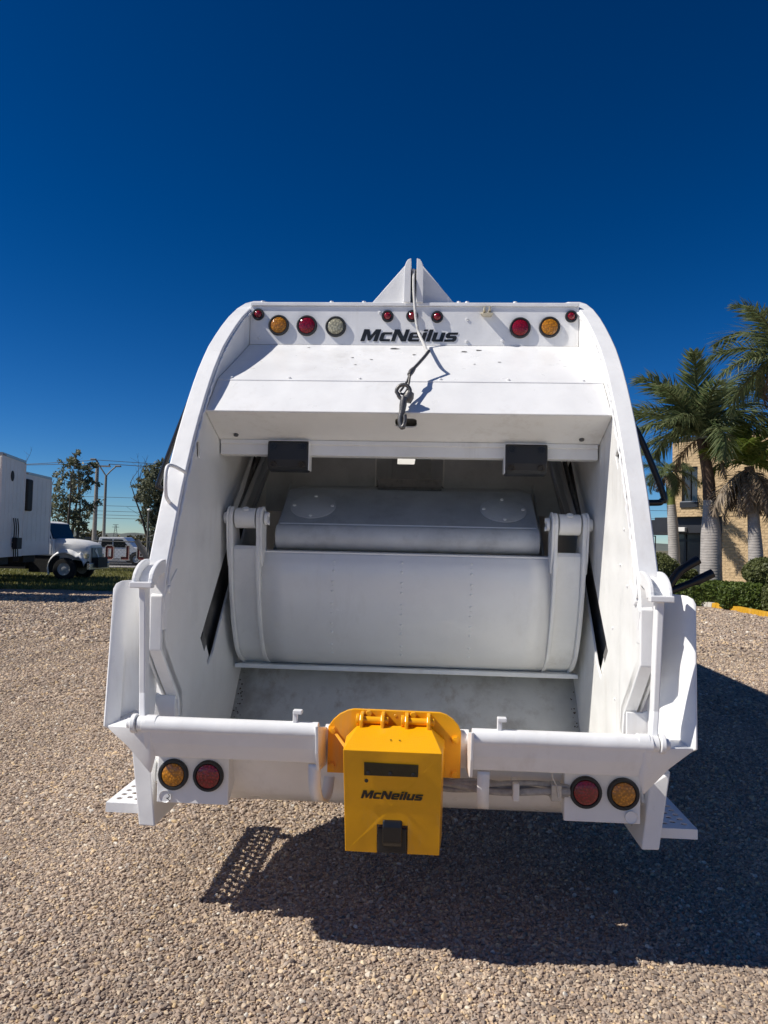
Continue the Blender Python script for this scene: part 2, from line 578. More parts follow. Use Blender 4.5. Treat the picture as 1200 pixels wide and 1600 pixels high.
for s in (-1, 1):
    wall = [p for p in RIM] + EDGE[1:] + UNDER
    dia = DIAMOND_L if s < 0 else DIAMOND_R
    w = MB()
    w.px(wall, s * 1.0, s * 1.012, [SLOT, dia])
    w.px(wall, s * 1.068, s * 1.08, [dia])
    w.build("side_wall", WHITE_IN if s < 0 else WHITE_IN, T, bevel=0.002, segs=1)
    # dark channel seen through the slanted slot
    big = [(3.56, 1.2), (3.78, 0.92), (4.05, 0.92), (4.6, 1.2), (5.3, 2.17), (4.9, 2.5), (4.5, 2.3)]
    c = MB()
    c.px(big, s * 1.052, s * 1.06)
    c.px([(3.66, 1.14), (3.72, 1.075), (3.80, 1.155), (3.74, 1.22)], s * 1.015, s * 1.05)
    c.build("slide_track", DARKIN, T)
    c = MB()
    c.px([(3.70, 1.10), (3.79, 1.0), (3.86, 1.075), (3.80, 1.15)], s * 1.016, s * 1.049)
    c.build("track_stop", WHITE_IN, T, bevel=0.004)
    # rim: box section following the tailgate profile
    rv, rf = [], []
    full = RIM + [(3.107, 1.40), (3.108, 1.30)]
    for i, p in enumerate(full):
        a, b = full[max(i - 1, 0)], full[min(i + 1, len(full) - 1)]
        d = Vector((b[0] - a[0], b[1] - a[1])).normalized()
        n = Vector((d.y, -d.x))
        if n.x > 0 and n.y < 0:
            n = -n
        o0 = Vector(p) + n * 0.004
        i0 = Vector(p) - n * 0.05
        rv += [(s * 0.998, *o0), (s * 1.086, *o0), (s * 1.086, *i0), (s * 0.998, *i0)]
    for i in range(len(full) - 1):
        for k in range(4):
            rf.append((4 * i + k, 4 * i + (k + 1) % 4, 4 * i + 4 + (k + 1) % 4, 4 * i + 4 + k))
    rf += [(0, 1, 2, 3), tuple(4 * (len(full) - 1) + k for k in (3, 2, 1, 0))]
    MB().add(rv, rf).build("rim", WHITE, T, bevel=0.007, smooth=30)
    # weld bead along the inside of the rim
    wp = []
    rr = random.Random(5 + s)
    for i in range(3, len(RIM) - 1):
        for k in range(5):
            t = k / 5
            wp.append((s * (0.993 + rr.uniform(-.003, .003)), RIM[i][0] * (1 - t) + RIM[i + 1][0] * t + 0.016, RIM[i][1] * (1 - t) + RIM[i + 1][1] * t - 0.008))
    MB().tube(wp, [0.006 + rr.uniform(-.002, .002) for _ in wp], 6).build("weld_bead", WHITE, T, smooth=60)
    # flange along the lower wall edge
    for_x0, for_x1 = s * 1.0, s * 1.05
    ev, ef = [], []
    for (y, z) in [(3.108, 1.45)] + EDGE[1:]:
        ev += [(for_x0, y - 0.014, z - 0.004), (for_x1, y - 0.02, z - 0.004), (for_x1, y + 0.03, z + 0.03), (for_x0, y + 0.03, z + 0.03)]
    for i in range(4):
        for k in range(4):
            ef.append((4 * i + k, 4 * i + (k + 1) % 4, 4 * i + 4 + (k + 1) % 4, 4 * i + 4 + k))
    ef += [(0, 1, 2, 3), (19, 18, 17, 16)]
    MB().add(ev, ef).build("wall_flange", WHITE, T, bevel=0.004)
    g = MB()
    g.py([(s * 1.0, 0.87), (s * 1.10, 0.87), (s * 1.10, 1.0), (s * 1.07, 0.985), (s * 1.0, 0.985)], 3.30, 3.315)
    g.py([(s * 1.0, 0.80), (s * 1.15, 0.84), (s * 1.15, 1.47), (s * 1.0, 1.47)], 3.412, 3.424)
    g.build("gusset_plate", WHITE, T, bevel=0.004)
    # flared fender beside the hopper
    rows = []
    prof = [(1.240, 3.150), (1.232, 3.158), (1.214, 3.174), (1.196, 3.194), (1.180, 3.218), (1.158, 3.245), (1.136, 3.285), (1.118, 3.335), (1.108, 3.41)]
    bot = [0.912, 0.905, 0.89, 0.876, 0.862, 0.846, 0.83, 0.81, 0.80]
    top = [1.468, 1.490, 1.502, 1.504, 1.504, 1.506, 1.507, 1.507, 1.507]
    for k in range(13):
        t = k / 12
        rows.append([(s * (x - 0.045 * (1 - t) * (1 if j < 4 else 0.4)), y - 0.145 * (1 - t), b0 * (1 - t) + t0 * t) for j, ((x, y), b0, t0) in enumerate(zip(prof, bot, top))])
    MB().grid(rows).build("fender", WHITE, T, smooth=60, solid=0.012, bevel=0.003)
    # corner plate that ends the sill
    e = MB()
    e.add([(s * 0.962, 2.912, 0.936), (s * 1.03, 3.05, 0.95), (s * 1.12, 3.15, 0.945), (s * 1.192, 3.018, 0.908), (s * 1.085, 3.0, 0.838), (s * 0.985, 2.995, 0.735), (s * 0.962, 2.974, 0.806)],
          [(0, 1, 2), (0, 2, 3), (0, 3, 4), (0, 4, 5), (0, 5, 6)])
    e.build("sill_corner", WHITE, T, solid=0.012, bevel=0.004, smooth=50)
    # arched latch hook at the top of the locking bar
    arch = []
    for k in range(9):
        a = math.radians(180 - 95 * k / 8)
        arch.append((3.115 + 0.145 * math.cos(a), 1.505 + 0.098 * math.sin(a)))
    inner = []
    for k in range(9):
        a = math.radians(85 + 95 * k / 8)
        inner.append((3.115 + 0.09 * math.cos(a), 1.495 + 0.05 * math.sin(a)))
    hk = MB()
    hk.px(arch + inner, s * 1.072, s * 1.088)
    hk.px(arch + inner, s * 1.000, s * 1.018)
    hk.px([(p[0] + 0.032, p[1] - 0.024) for p in arch[1:]] + [(p[0], p[1] + 0.004) for p in inner[:-1]], s * 1.018, s * 1.072)
    hk.box((min(s * 0.998, s * 1.092), 2.958, 1.487), (max(s * 0.998, s * 1.092), 2.995, 1.512))
    hk.build("latch_hook", WHITE, T, bevel=0.004)
    hb = MB()
    hb.px([(3.17, 1.50), (3.26, 1.56), (3.20, 1.40), (3.12, 1.36), (3.10, 1.44)], s * 0.995, s * 1.012)
    hb.cyl((s * 0.985, 3.15, 1.475), (s * 1.0, 3.15, 1.475), 0.018)
    hb.build("hook_bracket", WHITE, T, bevel=0.004)
    # locking bar from the hook down to its pivot on the sill
    bar = MB()
    bar.add([(s * 1.030, 2.975, 1.49), (s * 1.058, 2.975, 1.49), (s * 1.058, 3.03, 1.49), (s * 1.030, 3.03, 1.49),
             (s * 1.017, 2.98, 1.06), (s * 1.043, 2.98, 1.06), (s * 1.043, 3.03, 1.06), (s * 1.017, 3.03, 1.06),
             (s * 0.995, 2.935, 0.945), (s * 1.022, 2.935, 0.945), (s * 1.022, 2.985, 0.945), (s * 0.995, 2.985, 0.945)],
            [(0, 1, 2, 3)] + [(4 * i + k, 4 * i + (k + 1) % 4, 4 * i + 4 + (k + 1) % 4, 4 * i + 4 + k) for i in range(2) for k in range(4)] + [(11, 10, 9, 8)])
    bar.build("latch_bar", WHITE, T, bevel=0.005)
    pv = MB()
    for (x0, x1, r) in ((0.945, 0.992, 0.036), (0.996, 1.026, 0.030), (1.03, 1.05, 0.038), (1.05, 1.07, 0.02)):
        pv.cyl((s * x0, 2.945, 0.945), (s * x1, 2.945, 0.945), r, n=20)
    pv.build("pivot_pin", WHITE if s < 0 else [WHITE][0], T, bevel=0.003, smooth=40)
    # leg, lamp plate, step
    lg = MB()
    lg.py([(s * 1.177, 0.748), (s * 1.089, 0.687), (s * 1.058, 0.415), (s * 1.132, 0.417)], 3.262, 3.62)
    lg.build("rear_leg", WHITE, T, bevel=0.006)
    lp = MB()
    lp.px([(3.22, 0.74), (3.22, 0.537), (3.235, 0.537), (3.50, 0.74)], s * 0.722, s * 1.04)
    lpo = lp.build("lamp_plate", WHITE, T, bevel=0.004)
    holes = []
    for i in range(3):
        for j in range(15):
            holes.append(rrect(s * (1.192 + 0.042 * i) - 0.014, 3.375 + 0.056 * j + (0.02 if i == 1 else 0), s * (1.192 + 0.042 * i) + 0.014, 3.405 + 0.056 * j + (0.02 if i == 1 else 0), 0.011, 2))
    st = MB()
    st.pz([(s * 1.15, 3.335), (s * 1.315, 3.335), (s * 1.315, 4.25), (s * 1.15, 4.25)], 0.482, 0.487, holes)
    st.box((min(s * 1.14, s * 1.315), 3.330, 0.444), (max(s * 1.14, s * 1.315), 3.336, 0.4865))
    st.box((min(s * 1.310, s * 1.316), 3.3365, 0.444), (max(s * 1.310, s * 1.316), 4.25, 0.4815))
    st.box((min(s * 1.06, s * 1.15), 3.6, 0.45), (max(s * 1.06, s * 1.15), 3.66, 0.48))
    st.box((min(s * 1.06, s * 1.15), 4.1, 0.45), (max(s * 1.06, s * 1.15), 4.16, 0.48))
    st.build("step", WHITE, T)
    sl = MB()
    sl.lathe([(0.0, 0.0), (0.024, 0.0), (0.026, 0.002), (0.026, 0.004)], (s * 1.0, 3.2155, 0.566), (0, -1, 0), 20)
    sl.build("cover_disc", WHITE, T, smooth=30)
    if s < 0:
        MB().tube(spline([(-0.986, 3.2105, 0.578), (-0.980, 3.2105, 0.571), (-0.984, 3.2105, 0.562), (-0.993, 3.2105, 0.560), (-0.985, 3.2105, 0.556), (-0.978, 3.2105, 0.548)], 5), 0.0016, 5).build("pen_mark", BLACKP, T)

# ---- hopper trough, sill
rows = [[(x, y, z) for x in np.linspace(-1.0, 1.0, 9)] for (y, z) in TROUGH]
MB().grid(rows).build("hopper_floor", FLOORM, T, smooth=60, solid=0.008)
off = []
for k, (y, z) in enumerate(TROUGH):
    a, b = TROUGH[max(k - 1, 0)], TROUGH[min(k + 1, len(TROUGH) - 1)]
    d = Vector((b[0] - a[0], b[1] - a[1])).normalized()
    n = Vector((-d.y, d.x))
    if n.y > 0 or (abs(n.y) < 0.2 and n.x > 0):
        n = -n
    off.append((y + n.x * 0.016, z + n.y * 0.016))
MB().grid([[(x, y, z) for x in np.linspace(-0.998, 0.998, 9)] for (y, z) in off]).build("hopper_belly", WHITE, T, smooth=60, solid=0.008)
for (x0, x1, dy) in ((-1.0, -0.295, 0), (0.312, 1.0, 0), (-0.295, 0.312, 0.23)):
    sm = MB()
    dz = 0.0 if dy == 0 else -0.062
    sm.px([(2.95 + dy, 0.945 + dz), (2.9085 + dy, 0.938 + dz), (2.936 + dy, 0.872 + dz), (2.972 + dy, 0.808 + dz), (3.06 + dy * .7, 0.802 + dz), (3.272 + dy * .1, 0.80 + dz), (3.272 + dy * .1, 0.812 + dz), (3.06 + dy * .7, 0.82 + dz), (2.985 + dy * .8, 0.90 + dz)], x0, x1)
    sm.build("sill", WHITE, T, bevel=0.006)
    tb = MB()
    tb.tube([(x0, 2.943 + dy, 0.942 + dz), (x1, 2.943 + dy, 0.942 + dz)], 0.035, 24)
    tb.build("sill_tube", WHITE, T, smooth=50)
for s, xe in ((-1, -0.295), (1, 0.312)):
    ep = MB()
    ep.add([(xe, 2.897, 0.972), (xe, 3.17, 0.905), (xe, 3.20, 0.74), (xe, 2.922, 0.86), (xe, 2.965, 0.78)], [(0, 1, 2, 3), (3, 2, 4)])
    ep.build("sill_end_plate", WHITE, T, solid=0.012, bevel=0.003)
    tabx = -0.39 if s < 0 else 0.415
    tb = MB()
    tb.box((tabx - 0.006, 2.93, 0.97), (tabx + 0.012, 2.952, 1.018))
    tb.box((tabx - 0.006, 2.925, 1.008), (tabx + 0.03, 2.957, 1.024))
    tb.build("sill_tab", WHITE, T, bevel=0.003)
    # strap hooks under the sill
    xs = -0.335 if s < 0 else 0.34
    sp = spline([(xs, 2.985, 0.80), (xs, 3.0, 0.72), (xs + 0.005, 3.06, 0.64), (xs + 0.015, 3.17, 0.598), (xs + 0.02, 3.26, 0.61), (xs + 0.02, 3.33, 0.68)], 5)
    rows = [[(p.x - 0.001, p.y, p.z), (p.x + 0.047, p.y, p.z)] for p in sp]
    MB().grid(rows).build("strap_hook", WHITE, T, smooth=60, solid=0.01)

db = MB()
rd = random.Random(77)
for (cx, n_, sx) in ((0.80, 26, 0.05), (0.015, 9, 0.02), (-0.972, 190, 0.016), (0.70, 14, 0.12), (0.98, 110, 0.009), (-0.3, 9, 0.3)):
    for _ in range(n_):
        k = rd.randrange(6, 44) if abs(cx) > 0.9 else (rd.randrange(17, 24) if cx == 0.015 else rd.randrange(22, 40))
        (y0, z0) = TROUGH[k]
        (y1, z1) = TROUGH[k + 1]
        t_ = Vector((0, y1 - y0, z1 - z0)).normalized()
        nn_ = Vector((0, -t_.z, t_.y))
        if nn_.z < 0:
            nn_ = -nn_
        uu = rd.random()
        c = Vector((max(-0.99, min(0.99, cx + rd.gauss(0, sx))), y0 + (y1 - y0) * uu, z0 + (z1 - z0) * uu)) + nn_ * 0.007
        r0 = rd.uniform(0.002, 0.006) if abs(cx) > 0.9 else rd.uniform(0.003, 0.011)
        a0 = rd.uniform(0, 6)
        db.add([c + (Vector((1, 0, 0)) * math.cos(a0 + q) * r0 + t_ * math.sin(a0 + q) * r0 * rd.uniform(.5, 1.4)) + nn_ * rd.uniform(0, .004) for q in (0, 1.3, 2.4, 3.6, 5.0)], [(0, 1, 2, 3, 4)])
db.build("dirt_flake", mat("rust_dirt", (0.11, 0.075, 0.05), 0.85, var=0.4, vscale=20), T, fix=False, kind="stuff")

# ---- hood over the opening
XW = 0.997
h = MB()
h.px([(4.427, 2.899), (4.4245, 3.135), (4.437, 3.135), (4.441, 2.899)], -XW, XW)
panel = h.build("light_panel", WHITE, T)
h = MB()
h.px([(4.415, 3.137), (4.415, 3.158), (4.9, 3.30), (5.45, 3.375), (5.45, 3.36), (4.9, 3.285), (4.43, 3.137)], -XW, XW)
h.build("tailgate_roof", WHITE, T, bevel=0.003)
h = MB()
h.px([(4.426, 2.8975), (3.772, 2.5325), (3.779, 2.519), (4.433, 2.884)], -XW, XW)
h.build("hood_upper", WHITE, T, bevel=0.003)
h = MB()
h.px([(3.7735, 2.529), (3.588, 2.335), (3.600, 2.331), (3.782, 2.520)], -XW, XW)
h.build("hood_lip", WHITE, T, bevel=0.005)
SU0, SU1 = Vector((3.594, 2.331)), Vector((3.858, 2.228))
sud = (SU1 - SU0)
sul = sud.length
sud.normalize()
sun_n = Vector((sud.y, -sud.x))
if sun_n.y > 0:
    sun_n = -sun_n


def on_under(x, t, d=0.0):
    p = SU0 + sud * t - sun_n * d
    return (x, p.x, p.y)


h = MB()
h.prism([(-XW, 0), (XW, 0), (XW, sul), (-XW, sul)], lambda a, b: on_under(a, b, 0), lambda a, b: on_under(a, b, 0.008), [rrect(-0.053, 0.045, 0.055, 0.132, 0.022)])
h.build("hood_underside", WHITE_IN, T)
h = MB()
h.prism([(-0.08, 0.03), (0.08, 0.03), (0.08, 0.15), (-0.08, 0.15)], lambda a, b: on_under(a, b, 0.03), lambda a, b: on_under(a, b, 0.04))
h.prism([(-0.07, 0.06), (0.07, 0.06), (0.07, 0.075), (-0.07, 0.075)], lambda a, b: on_under(a, b, 0.012), lambda a, b: on_under(a, b, 0.022))
h.build("slot_backing", STEEL, T)
h = MB()
h.px([(3.860, 2.232), (3.860, 2.150), (3.93, 2.148), (3.93, 2.156), (3.870, 2.158), (3.870, 2.232)], -0.992, 0.992)
h.px([(3.846, 2.2285), (3.846, 2.206), (3.8585, 2.204), (3.8585, 2.2285)], -0.99, 0.99)
h.build("hood_flange", WHITE_IN, T, bevel=0.003)
for s in (-1, 1):
    b = MB()
    b.lathe([(0.0, 0.008), (0.012, 0.008), (0.014, 0.0)], on_under(s * 0.896, 0.225, -0.001), (0, sun_n.x, sun_n.y), 12)
    b.build("bolt", STEEL, T)

# bolts on the seams
bs = MB()
for x in (-0.93, -0.62, -0.25, 0.17, 0.52, 0.90):
    bs.lathe([(0.009, 0), (0.008, 0.006), (0, 0.007)], (x, 3.80, 2.549), (0, -0.49, 0.87), 8)
for (x, z) in ((-0.94, 2.94), (0.33, 3.06), (0.33, 2.925), (0.545, 2.93), (-0.2, 3.1)):
    bs.lathe([(0.010, 0), (0.009, 0.006), (0, 0.008)], (x, 4.4255, z), (0, -1, 0), 8)
for x in (-0.93, -0.5, -0.3, 0.28, 0.33, 0.62):
    bs.lathe([(0.013, 0), (0.012, 0.015), (0, 0.018)], (x, 4.45, 3.16), (0, 0, 1), 8)
for (y, z) in ((3.42, 1.62), (3.30, 1.53), (3.36, 1.78), (3.55, 1.32), (3.5, 1.0)):
    bs.lathe([(0.006, 0), (0.005, 0.005), (0, 0.006)], (0.9995, y, z), (-1, 0, 0), 8)
bs.build("rivet", WHITE, T, smooth=40, kind="stuff")

# scuffed spots and pin holes where paint is gone
sc = MB()
for (x, t, r) in ((-0.33, .40, .008), (-0.22, .45, .007), (-0.3, .60, .006), (-0.10, .12, .02), (0.02, .30, .008), (0.31, .2, .012), (0.40, .15, .012), (0.5, .5, .006), (-0.62, .1, .006), (0.36, .56, .006)):
    y = 4.426 - t * 0.654
    z = 2.8975 - t * 0.365
    n = Vector((0, -0.487, 0.873))
    pts = []
    for k in range(9):
        a = 2 * PI * k / 9
        q = r * random.uniform(0.5, 1.3)
        pts.append(Vector((x, y, z)) + n * 0.0025 + Vector((math.cos(a) * q * 1.6, math.sin(a) * q * 0.87, math.sin(a) * q * 0.487)))
    sc.add(pts, [tuple(range(9))])
sc.build("paint_chip", STEEL, T, fix=False, kind="stuff")


# ---- lamps
def lamp(x, y, z, rb, rl, lens, deep=0.016, dome=0.006, name="tail_lamp", label=None):
    b = MB()
    b.lathe([(rb, -0.002), (rb, deep * 0.7), (rb * 0.93, deep), (rl * 1.06, deep), (rl * 1.0, deep * 0.55), (0, deep * 0.55)], (x, y, z), (0, -1, 0), 32)
    o = b.build(name, RUBBER, T, smooth=35)
    if label:
        o["label"] = label
    l = MB()
    l.lathe([(rl, deep * 0.5), (rl * 0.97, deep * 0.85), (rl * 0.7, deep + dome * 0.6), (rl * 0.35, deep + dome * 0.92), (0, deep + dome)], (x, y, z), (0, -1, 0), 32)
    l.build("lens", lens, o, smooth=50)
    return o


YL = 4.4265
for (x, z, m, nm) in ((-0.819, 3.016, LENS_A, "amber"), (-0.645, 3.014, LENS_R, "red"), (-0.467, 3.009, LENS_C, "clear"), (0.648, 3.007, LENS_R, "red"), (0.823, 3.012, LENS_A, "amber")):
    lamp(x, YL - 0.001, z, 0.0635, 0.050, m, label="round %s lamp on the light panel" % nm)
for (x, z) in ((-0.948, 3.083), (-0.151, 3.075), (-0.002, 3.076), (0.15, 3.072), (0.951, 3.078)):
    lamp(x, YL - 0.001, z, 0.0365, 0.023, LENS_R, 0.014, 0.01, "marker_lamp")
for s in (-1, 1):
    lamp(s * 0.967, 3.219, 0.662, 0.067, 0.050, LENS_A, label="round amber lamp below the sill")
    lamp(s * 0.811, 3.219, 0.662, 0.067, 0.052, LENS_R, label="round red lamp below the sill")
lettering("McNeilus", "lettering", -0.315, 0.287, 0.074, lambda x, z, d: (x, 4.4262 - d - 0.0008 - z * 0.008, 2.921 + z), DECAL, T)
bl = MB()
bl.add([(0.405, 4.423, 3.10), (0.49, 4.423, 3.10), (0.486, 4.37, 3.082), (0.455, 4.35, 3.078), (0.41, 4.375, 3.08), (0.42, 4.423, 3.075), (0.475, 4.423, 3.072)],
       [(0, 1, 2, 3, 4), (4, 3, 2, 6, 5), (0, 4, 5), (1, 6, 2)])
bl.box((0.425, 4.36, 3.095), (0.437, 4.424, 3.118))
bl.box((0.458, 4.372, 3.095), (0.47, 4.424, 3.122))
bl.build("broken_lamp_bracket", mat("yellowed_plastic", (0.5, 0.46, 0.36), 0.6, var=0.3, vscale=40), T, bevel=0.002)

# ---- winch bracket on the roof
w = MB()
w.py([(-0.262, 3.162), (-0.048, 3.162), (-0.048, 3.415)], 4.47, 4.482)
w.py([(0.264, 3.160), (0.058, 3.160), (0.058, 3.405)], 4.47, 4.482)
bracket = w.build("winch_bracket", WHITE, T, bevel=0.003)
for (x0, x1) in ((-0.055, -0.014), (0.020, 0.062)):
    lft = x0 < 0
    xo, xi = (x0, x1) if lft else (x1, x0)
    k = 1 if lft else -1
    fl = [(xo, 3.155), (xo, 3.358), (xo + k * 0.004, 3.384), (xo + k * 0.012, 3.406), (xo + k * 0.022, 3.42), (xi, 3.427), (xi, 3.155)]
    q = MB()
    q.py(fl, 4.402, 4.412)
    q.px([(4.413, 3.155), (4.413, 3.425), (4.50, 3.42), (4.60, 3.37), (4.66, 3.20), (4.5, 3.18)], xi - (0.008 if lft else 0), xi + (0 if lft else 0.008))
    q.build("bracket_flange", WHITE, bracket, bevel=0.003)
w = MB()
w.lathe([(0.02, -0.014), (0.075, -0.014), (0.06, -0.004), (0.06, 0.004), (0.075, 0.014), (0.02, 0.014)], (0.003, 4.49, 3.32), (1, 0, 0), 28)
w.build("pulley", BLACKP, bracket, smooth=40)
w = MB()
w.box((-0.012, 4.5, 3.16), (0.018, 4.51, 3.36))
w.build("slot_backing", DARKIN, bracket)

# ---- cable, shackle and hook
cab = MB().tube(spline([(0.003, 4.43, 3.365), (0.003, 4.404, 3.30), (0.006, 4.392, 3.22), (0.016, 4.375, 3.10), (0.03, 4.365, 3.0), (0.046, 4.345, 2.94),
                        (0.075, 4.18, 2.84), (0.094, 3.97, 2.745), (0.108, 3.86, 2.712)], 8), 0.0088, 10).build("winch_cable", ROPEW, T, smooth=60)
w = MB()
w.tube(spline([(0.108, 3.86, 2.714), (0.085, 3.82, 2.672), (0.05, 3.76, 2.615), (0.03, 3.71, 2.58)], 6), 0.009, 10)
w.tube([(0.034, 3.717, 2.585), (0.022, 3.70, 2.565), (0.012, 3.685, 2.545)], [0.011, 0.015, 0.012], 10)
w.tube(spline([(0.014, 3.688, 2.55), (0.004, 3.66, 2.51), (-0.018, 3.63, 2.465), (-0.03, 3.61, 2.44), (-0.01, 3.60, 2.43), (0.008, 3.635, 2.47), (0.016, 3.68, 2.545)], 6), 0.006, 8)
w.build("wire_sling", STEEL, cab, smooth=60)
w = MB()
w.tube([(-0.012 + 0.034 * math.cos(a) * (1.0 if math.sin(a) > -.3 else .8), 3.585, 2.437 + 0.036 * math.sin(a)) for a in np.linspace(0, 2 * PI, 20, endpoint=False)], 0.0095, 8, closed=True)
w.build("shackle", STEEL, cab, smooth=60)
w = MB()
w.lathe([(0, -0.03), (0.022, -0.026), (0.028, 0.0), (0.022, 0.026), (0, 0.03)], (0.012, 3.60, 2.415), (0.3, 0, 1), 12)
w.tube([(-0.008, 3.58, 2.41), (-0.012, 3.575, 2.37), (-0.016, 3.572, 2.33)], [0.016, 0.018, 0.014], 12)
w.tube(spline([(-0.016, 3.572, 2.34), (-0.024, 3.57, 2.30), (-0.018, 3.565, 2.265), (-0.008, 3.56, 2.262), (0.0, 3.56, 2.29), (-0.002, 3.562, 2.32)], 5), [0.014] * 10 + [0.013] * 6 + [0.010] * 10, 10)
w.build("hook", STEEL, cab, smooth=60)

# ---- packing mechanism
FE = [(3.945, 1.70), (3.945, 1.60), (3.975, 1.44), (4.035, 1.27), (4.115, 1.12), (4.20, 1.035), (4.325, 0.975)]
fe = [tuple(p)[:2] for p in spline([(a, b, 0) for a, b in FE], 5)]
PINC = (3.985, 1.815)
arc = [(PINC[0] + 0.062 * math.cos(math.radians(a)), PINC[1] + 0.062 * math.sin(math.radians(a))) for a in range(20, 181, 20)]
back = [(4.48, 0.975), (4.38, 1.15), (4.26, 1.35), (4.17, 1.6), (4.08, 1.76)]
arm = fe[::-1] and (arc + fe + back)
SHEET = [tuple(p)[:2] for p in spline([(4.035, 1.63, 0), (4.008, 1.56, 0), (4.01, 1.44, 0), (4.055, 1.27, 0), (4.135, 1.12, 0), (4.215, 1.035, 0), (4.33, 0.98, 0)], 6)]
sheet = MB().grid([[(x, y, z) for x in np.linspace(-0.79, 0.79, 13)] for (y, z) in SHEET])
sheet.px([(4.034, 1.625), (4.032, 1.637), (4.07, 1.643), (4.07, 1.633)], -0.79, 0.79)
packer = sheet.build("packer_panel", GLOSSW, T, smooth=50, solid=0.006)
wb = MB()
for x0 in (-0.387, -0.015, 0.361):
    for k, zc in enumerate((1.565, 1.455, 1.335, 1.225, 1.10)):
        for dz in (-0.026, 0.0, 0.026):
            z = zc + dz
            y = np.interp(z, [p[1] for p in SHEET[::-1]], [p[0] for p in SHEET[::-1]])
            r = 0.009 if dz else 0.005
            wb.lathe([(r, 0.001), (r * 0.8, 0.003), (0, 0.0042)], (x0 + (-.02 * k / 5 if x0 < -.1 else 0), y - 0.002, z), (0, -0.95, 0.3), 8)
wb.build("weld_spot", WHITE_IN, packer, smooth=60, kind="stuff")
MB().box((-0.985, 4.262, 0.953), (0.985, 4.36, 0.978)).build("blade_edge", WHITE_IN, packer, bevel=0.004)
for s in (-1, 1):
    a = MB()
    a.px(arm, s * 0.935, s * 0.957)
    a.px(arm, s * 0.785, s * 0.807)
    f2 = [(y + 0.03, z) for (y, z) in fe if z < 1.66]
    f2 = [(3.985, 1.665)] + f2 + [(4.36, 0.985), (4.2, 1.3), (4.09, 1.6), (4.06, 1.665)]
    a.px(f2, s * 0.807, s * 0.935)
    ao = a.build("packer_arm", WHITE_IN, T, bevel=0.005)
    d = MB()
    dd = [(PINC[0] + 0.066 * math.cos(math.radians(t)), PINC[1] + 0.066 * math.sin(math.radians(t))) for t in range(0, 181, 20)]
    d.px(dd + [(3.955, 1.62), (3.985, 1.55), (4.06, 1.6)], s * 0.957, s * 0.968)
    d.px(dd + [(3.955, 1.62), (3.985, 1.55), (4.06, 1.6)], s * 0.774, s * 0.785)
    d.build("lug_plate", WHITE_IN, ao, bevel=0.003)
    p = MB()
    p.cyl((s * 0.815, *PINC), (s * 0.927, *PINC), 0.056, n=24)
    p.cyl((s * 0.968, *PINC), (s * 0.992, *PINC), 0.034, n=18)
    p.cyl((s * 0.768, *PINC), (s * 0.75, *PINC), 0.036, n=18)
    p.cyl((s * 0.75, PINC[0] - 0.01, PINC[1] + 0.02), (s * 0.742, PINC[0] - 0.01, PINC[1] + 0.02), 0.014, n=6)
    p.cyl((s * 0.75, PINC[0] - 0.005, PINC[1] - 0.025), (s * 0.742, PINC[0] - 0.005, PINC[1] - 0.025), 0.014, n=6)
    p.lathe([(0.02, 0), (0.02, 0.008), (0.012, 0.008), (0.012, 0.002), (0, 0.002)], (s * 0.87, PINC[0] - 0.03, PINC[1] + 0.046), (0, -0.5, 0.86), 12)
    p.build("pivot_pin", WHITE_IN, ao, bevel=0.003, smooth=40)
    r = MB()
    r.cyl((s * 0.878, 3.99, 1.84), (s * 0.858, 4.62, 2.35), 0.040, n=24)
    ro = r.build("cylinder_rod", CHROME, T, smooth=60)
    r = MB()
    r.cyl((s * 0.858, 4.60, 2.335), (s * 0.845, 5.2, 2.82), 0.062, n=24)
    r.cyl((s * 0.8585, 4.57, 2.31), (s * 0.858, 4.61, 2.342), 0.067, n=24)
    r.build("cylinder_barrel", BLACKP, ro, smooth=50)
    r = MB()
    r.tube(spline([(s * 0.95, 4.05, 1.80), (s * 0.945, 4.25, 1.98), (s * 0.94, 4.5, 2.2), (s * 0.94, 4.8, 2.5)], 5), 0.014, 12)
    r.build("guide_tube", STEEL, T, smooth=60)
    r = MB()
    r.px([(4.05, 1.3), (4.9, 2.1), (4.9, 1.6), (4.4, 1.2)], s * 0.80, s * 0.812)
    r.build("inner_side_plate", GRIMY, T)

# carrier panel with two oval covers
cprof = [(5.05, 2.085), (4.46, 2.01), (4.13, 1.793)] + [(4.145 - 0.078 * math.sin(t), 1.722 + 0.078 * math.cos(t)) for t in np.linspace(0.55, 2.9, 12)] + [(4.5, 1.645), (5.05, 1.7)]
carrier = MB().px(cprof, -0.73, 0.735).build("carrier_panel", GRIMY, T, bevel=0.006, smooth=30)
MB().tube([(-0.715, 4.129, 1.7945), (0.72, 4.129, 1.7945)], 0.0045, 6).build("weld_bead", WHITE_IN, carrier)
cn = Vector((0, -0.2170, 0.33)).normalized()
for s in (-1, 1):
    c = Vector((s * 0.553, 4.293, 1.9002))
    o = MB().lathe([(0.134, 0.0005), (0.134, 0.004), (0.130, 0.006), (0, 0.006)], c, cn, 40).build("access_cover", GRIMY, carrier, smooth=30)
    k = MB()
    up = Vector((0, 0.33, 0.217)).normalized()
    for a in (0, 90, 180, 270):
        q = c + (Vector((1, 0, 0)) * math.cos(math.radians(a)) + up * math.sin(math.radians(a))) * 0.112
        k.lathe([(0.011, 0.006), (0.009, 0.012), (0, 0.013)], q, cn, 8)
    k.build("cover_bolt", WHITE_IN, carrier, smooth=40, kind="stuff")
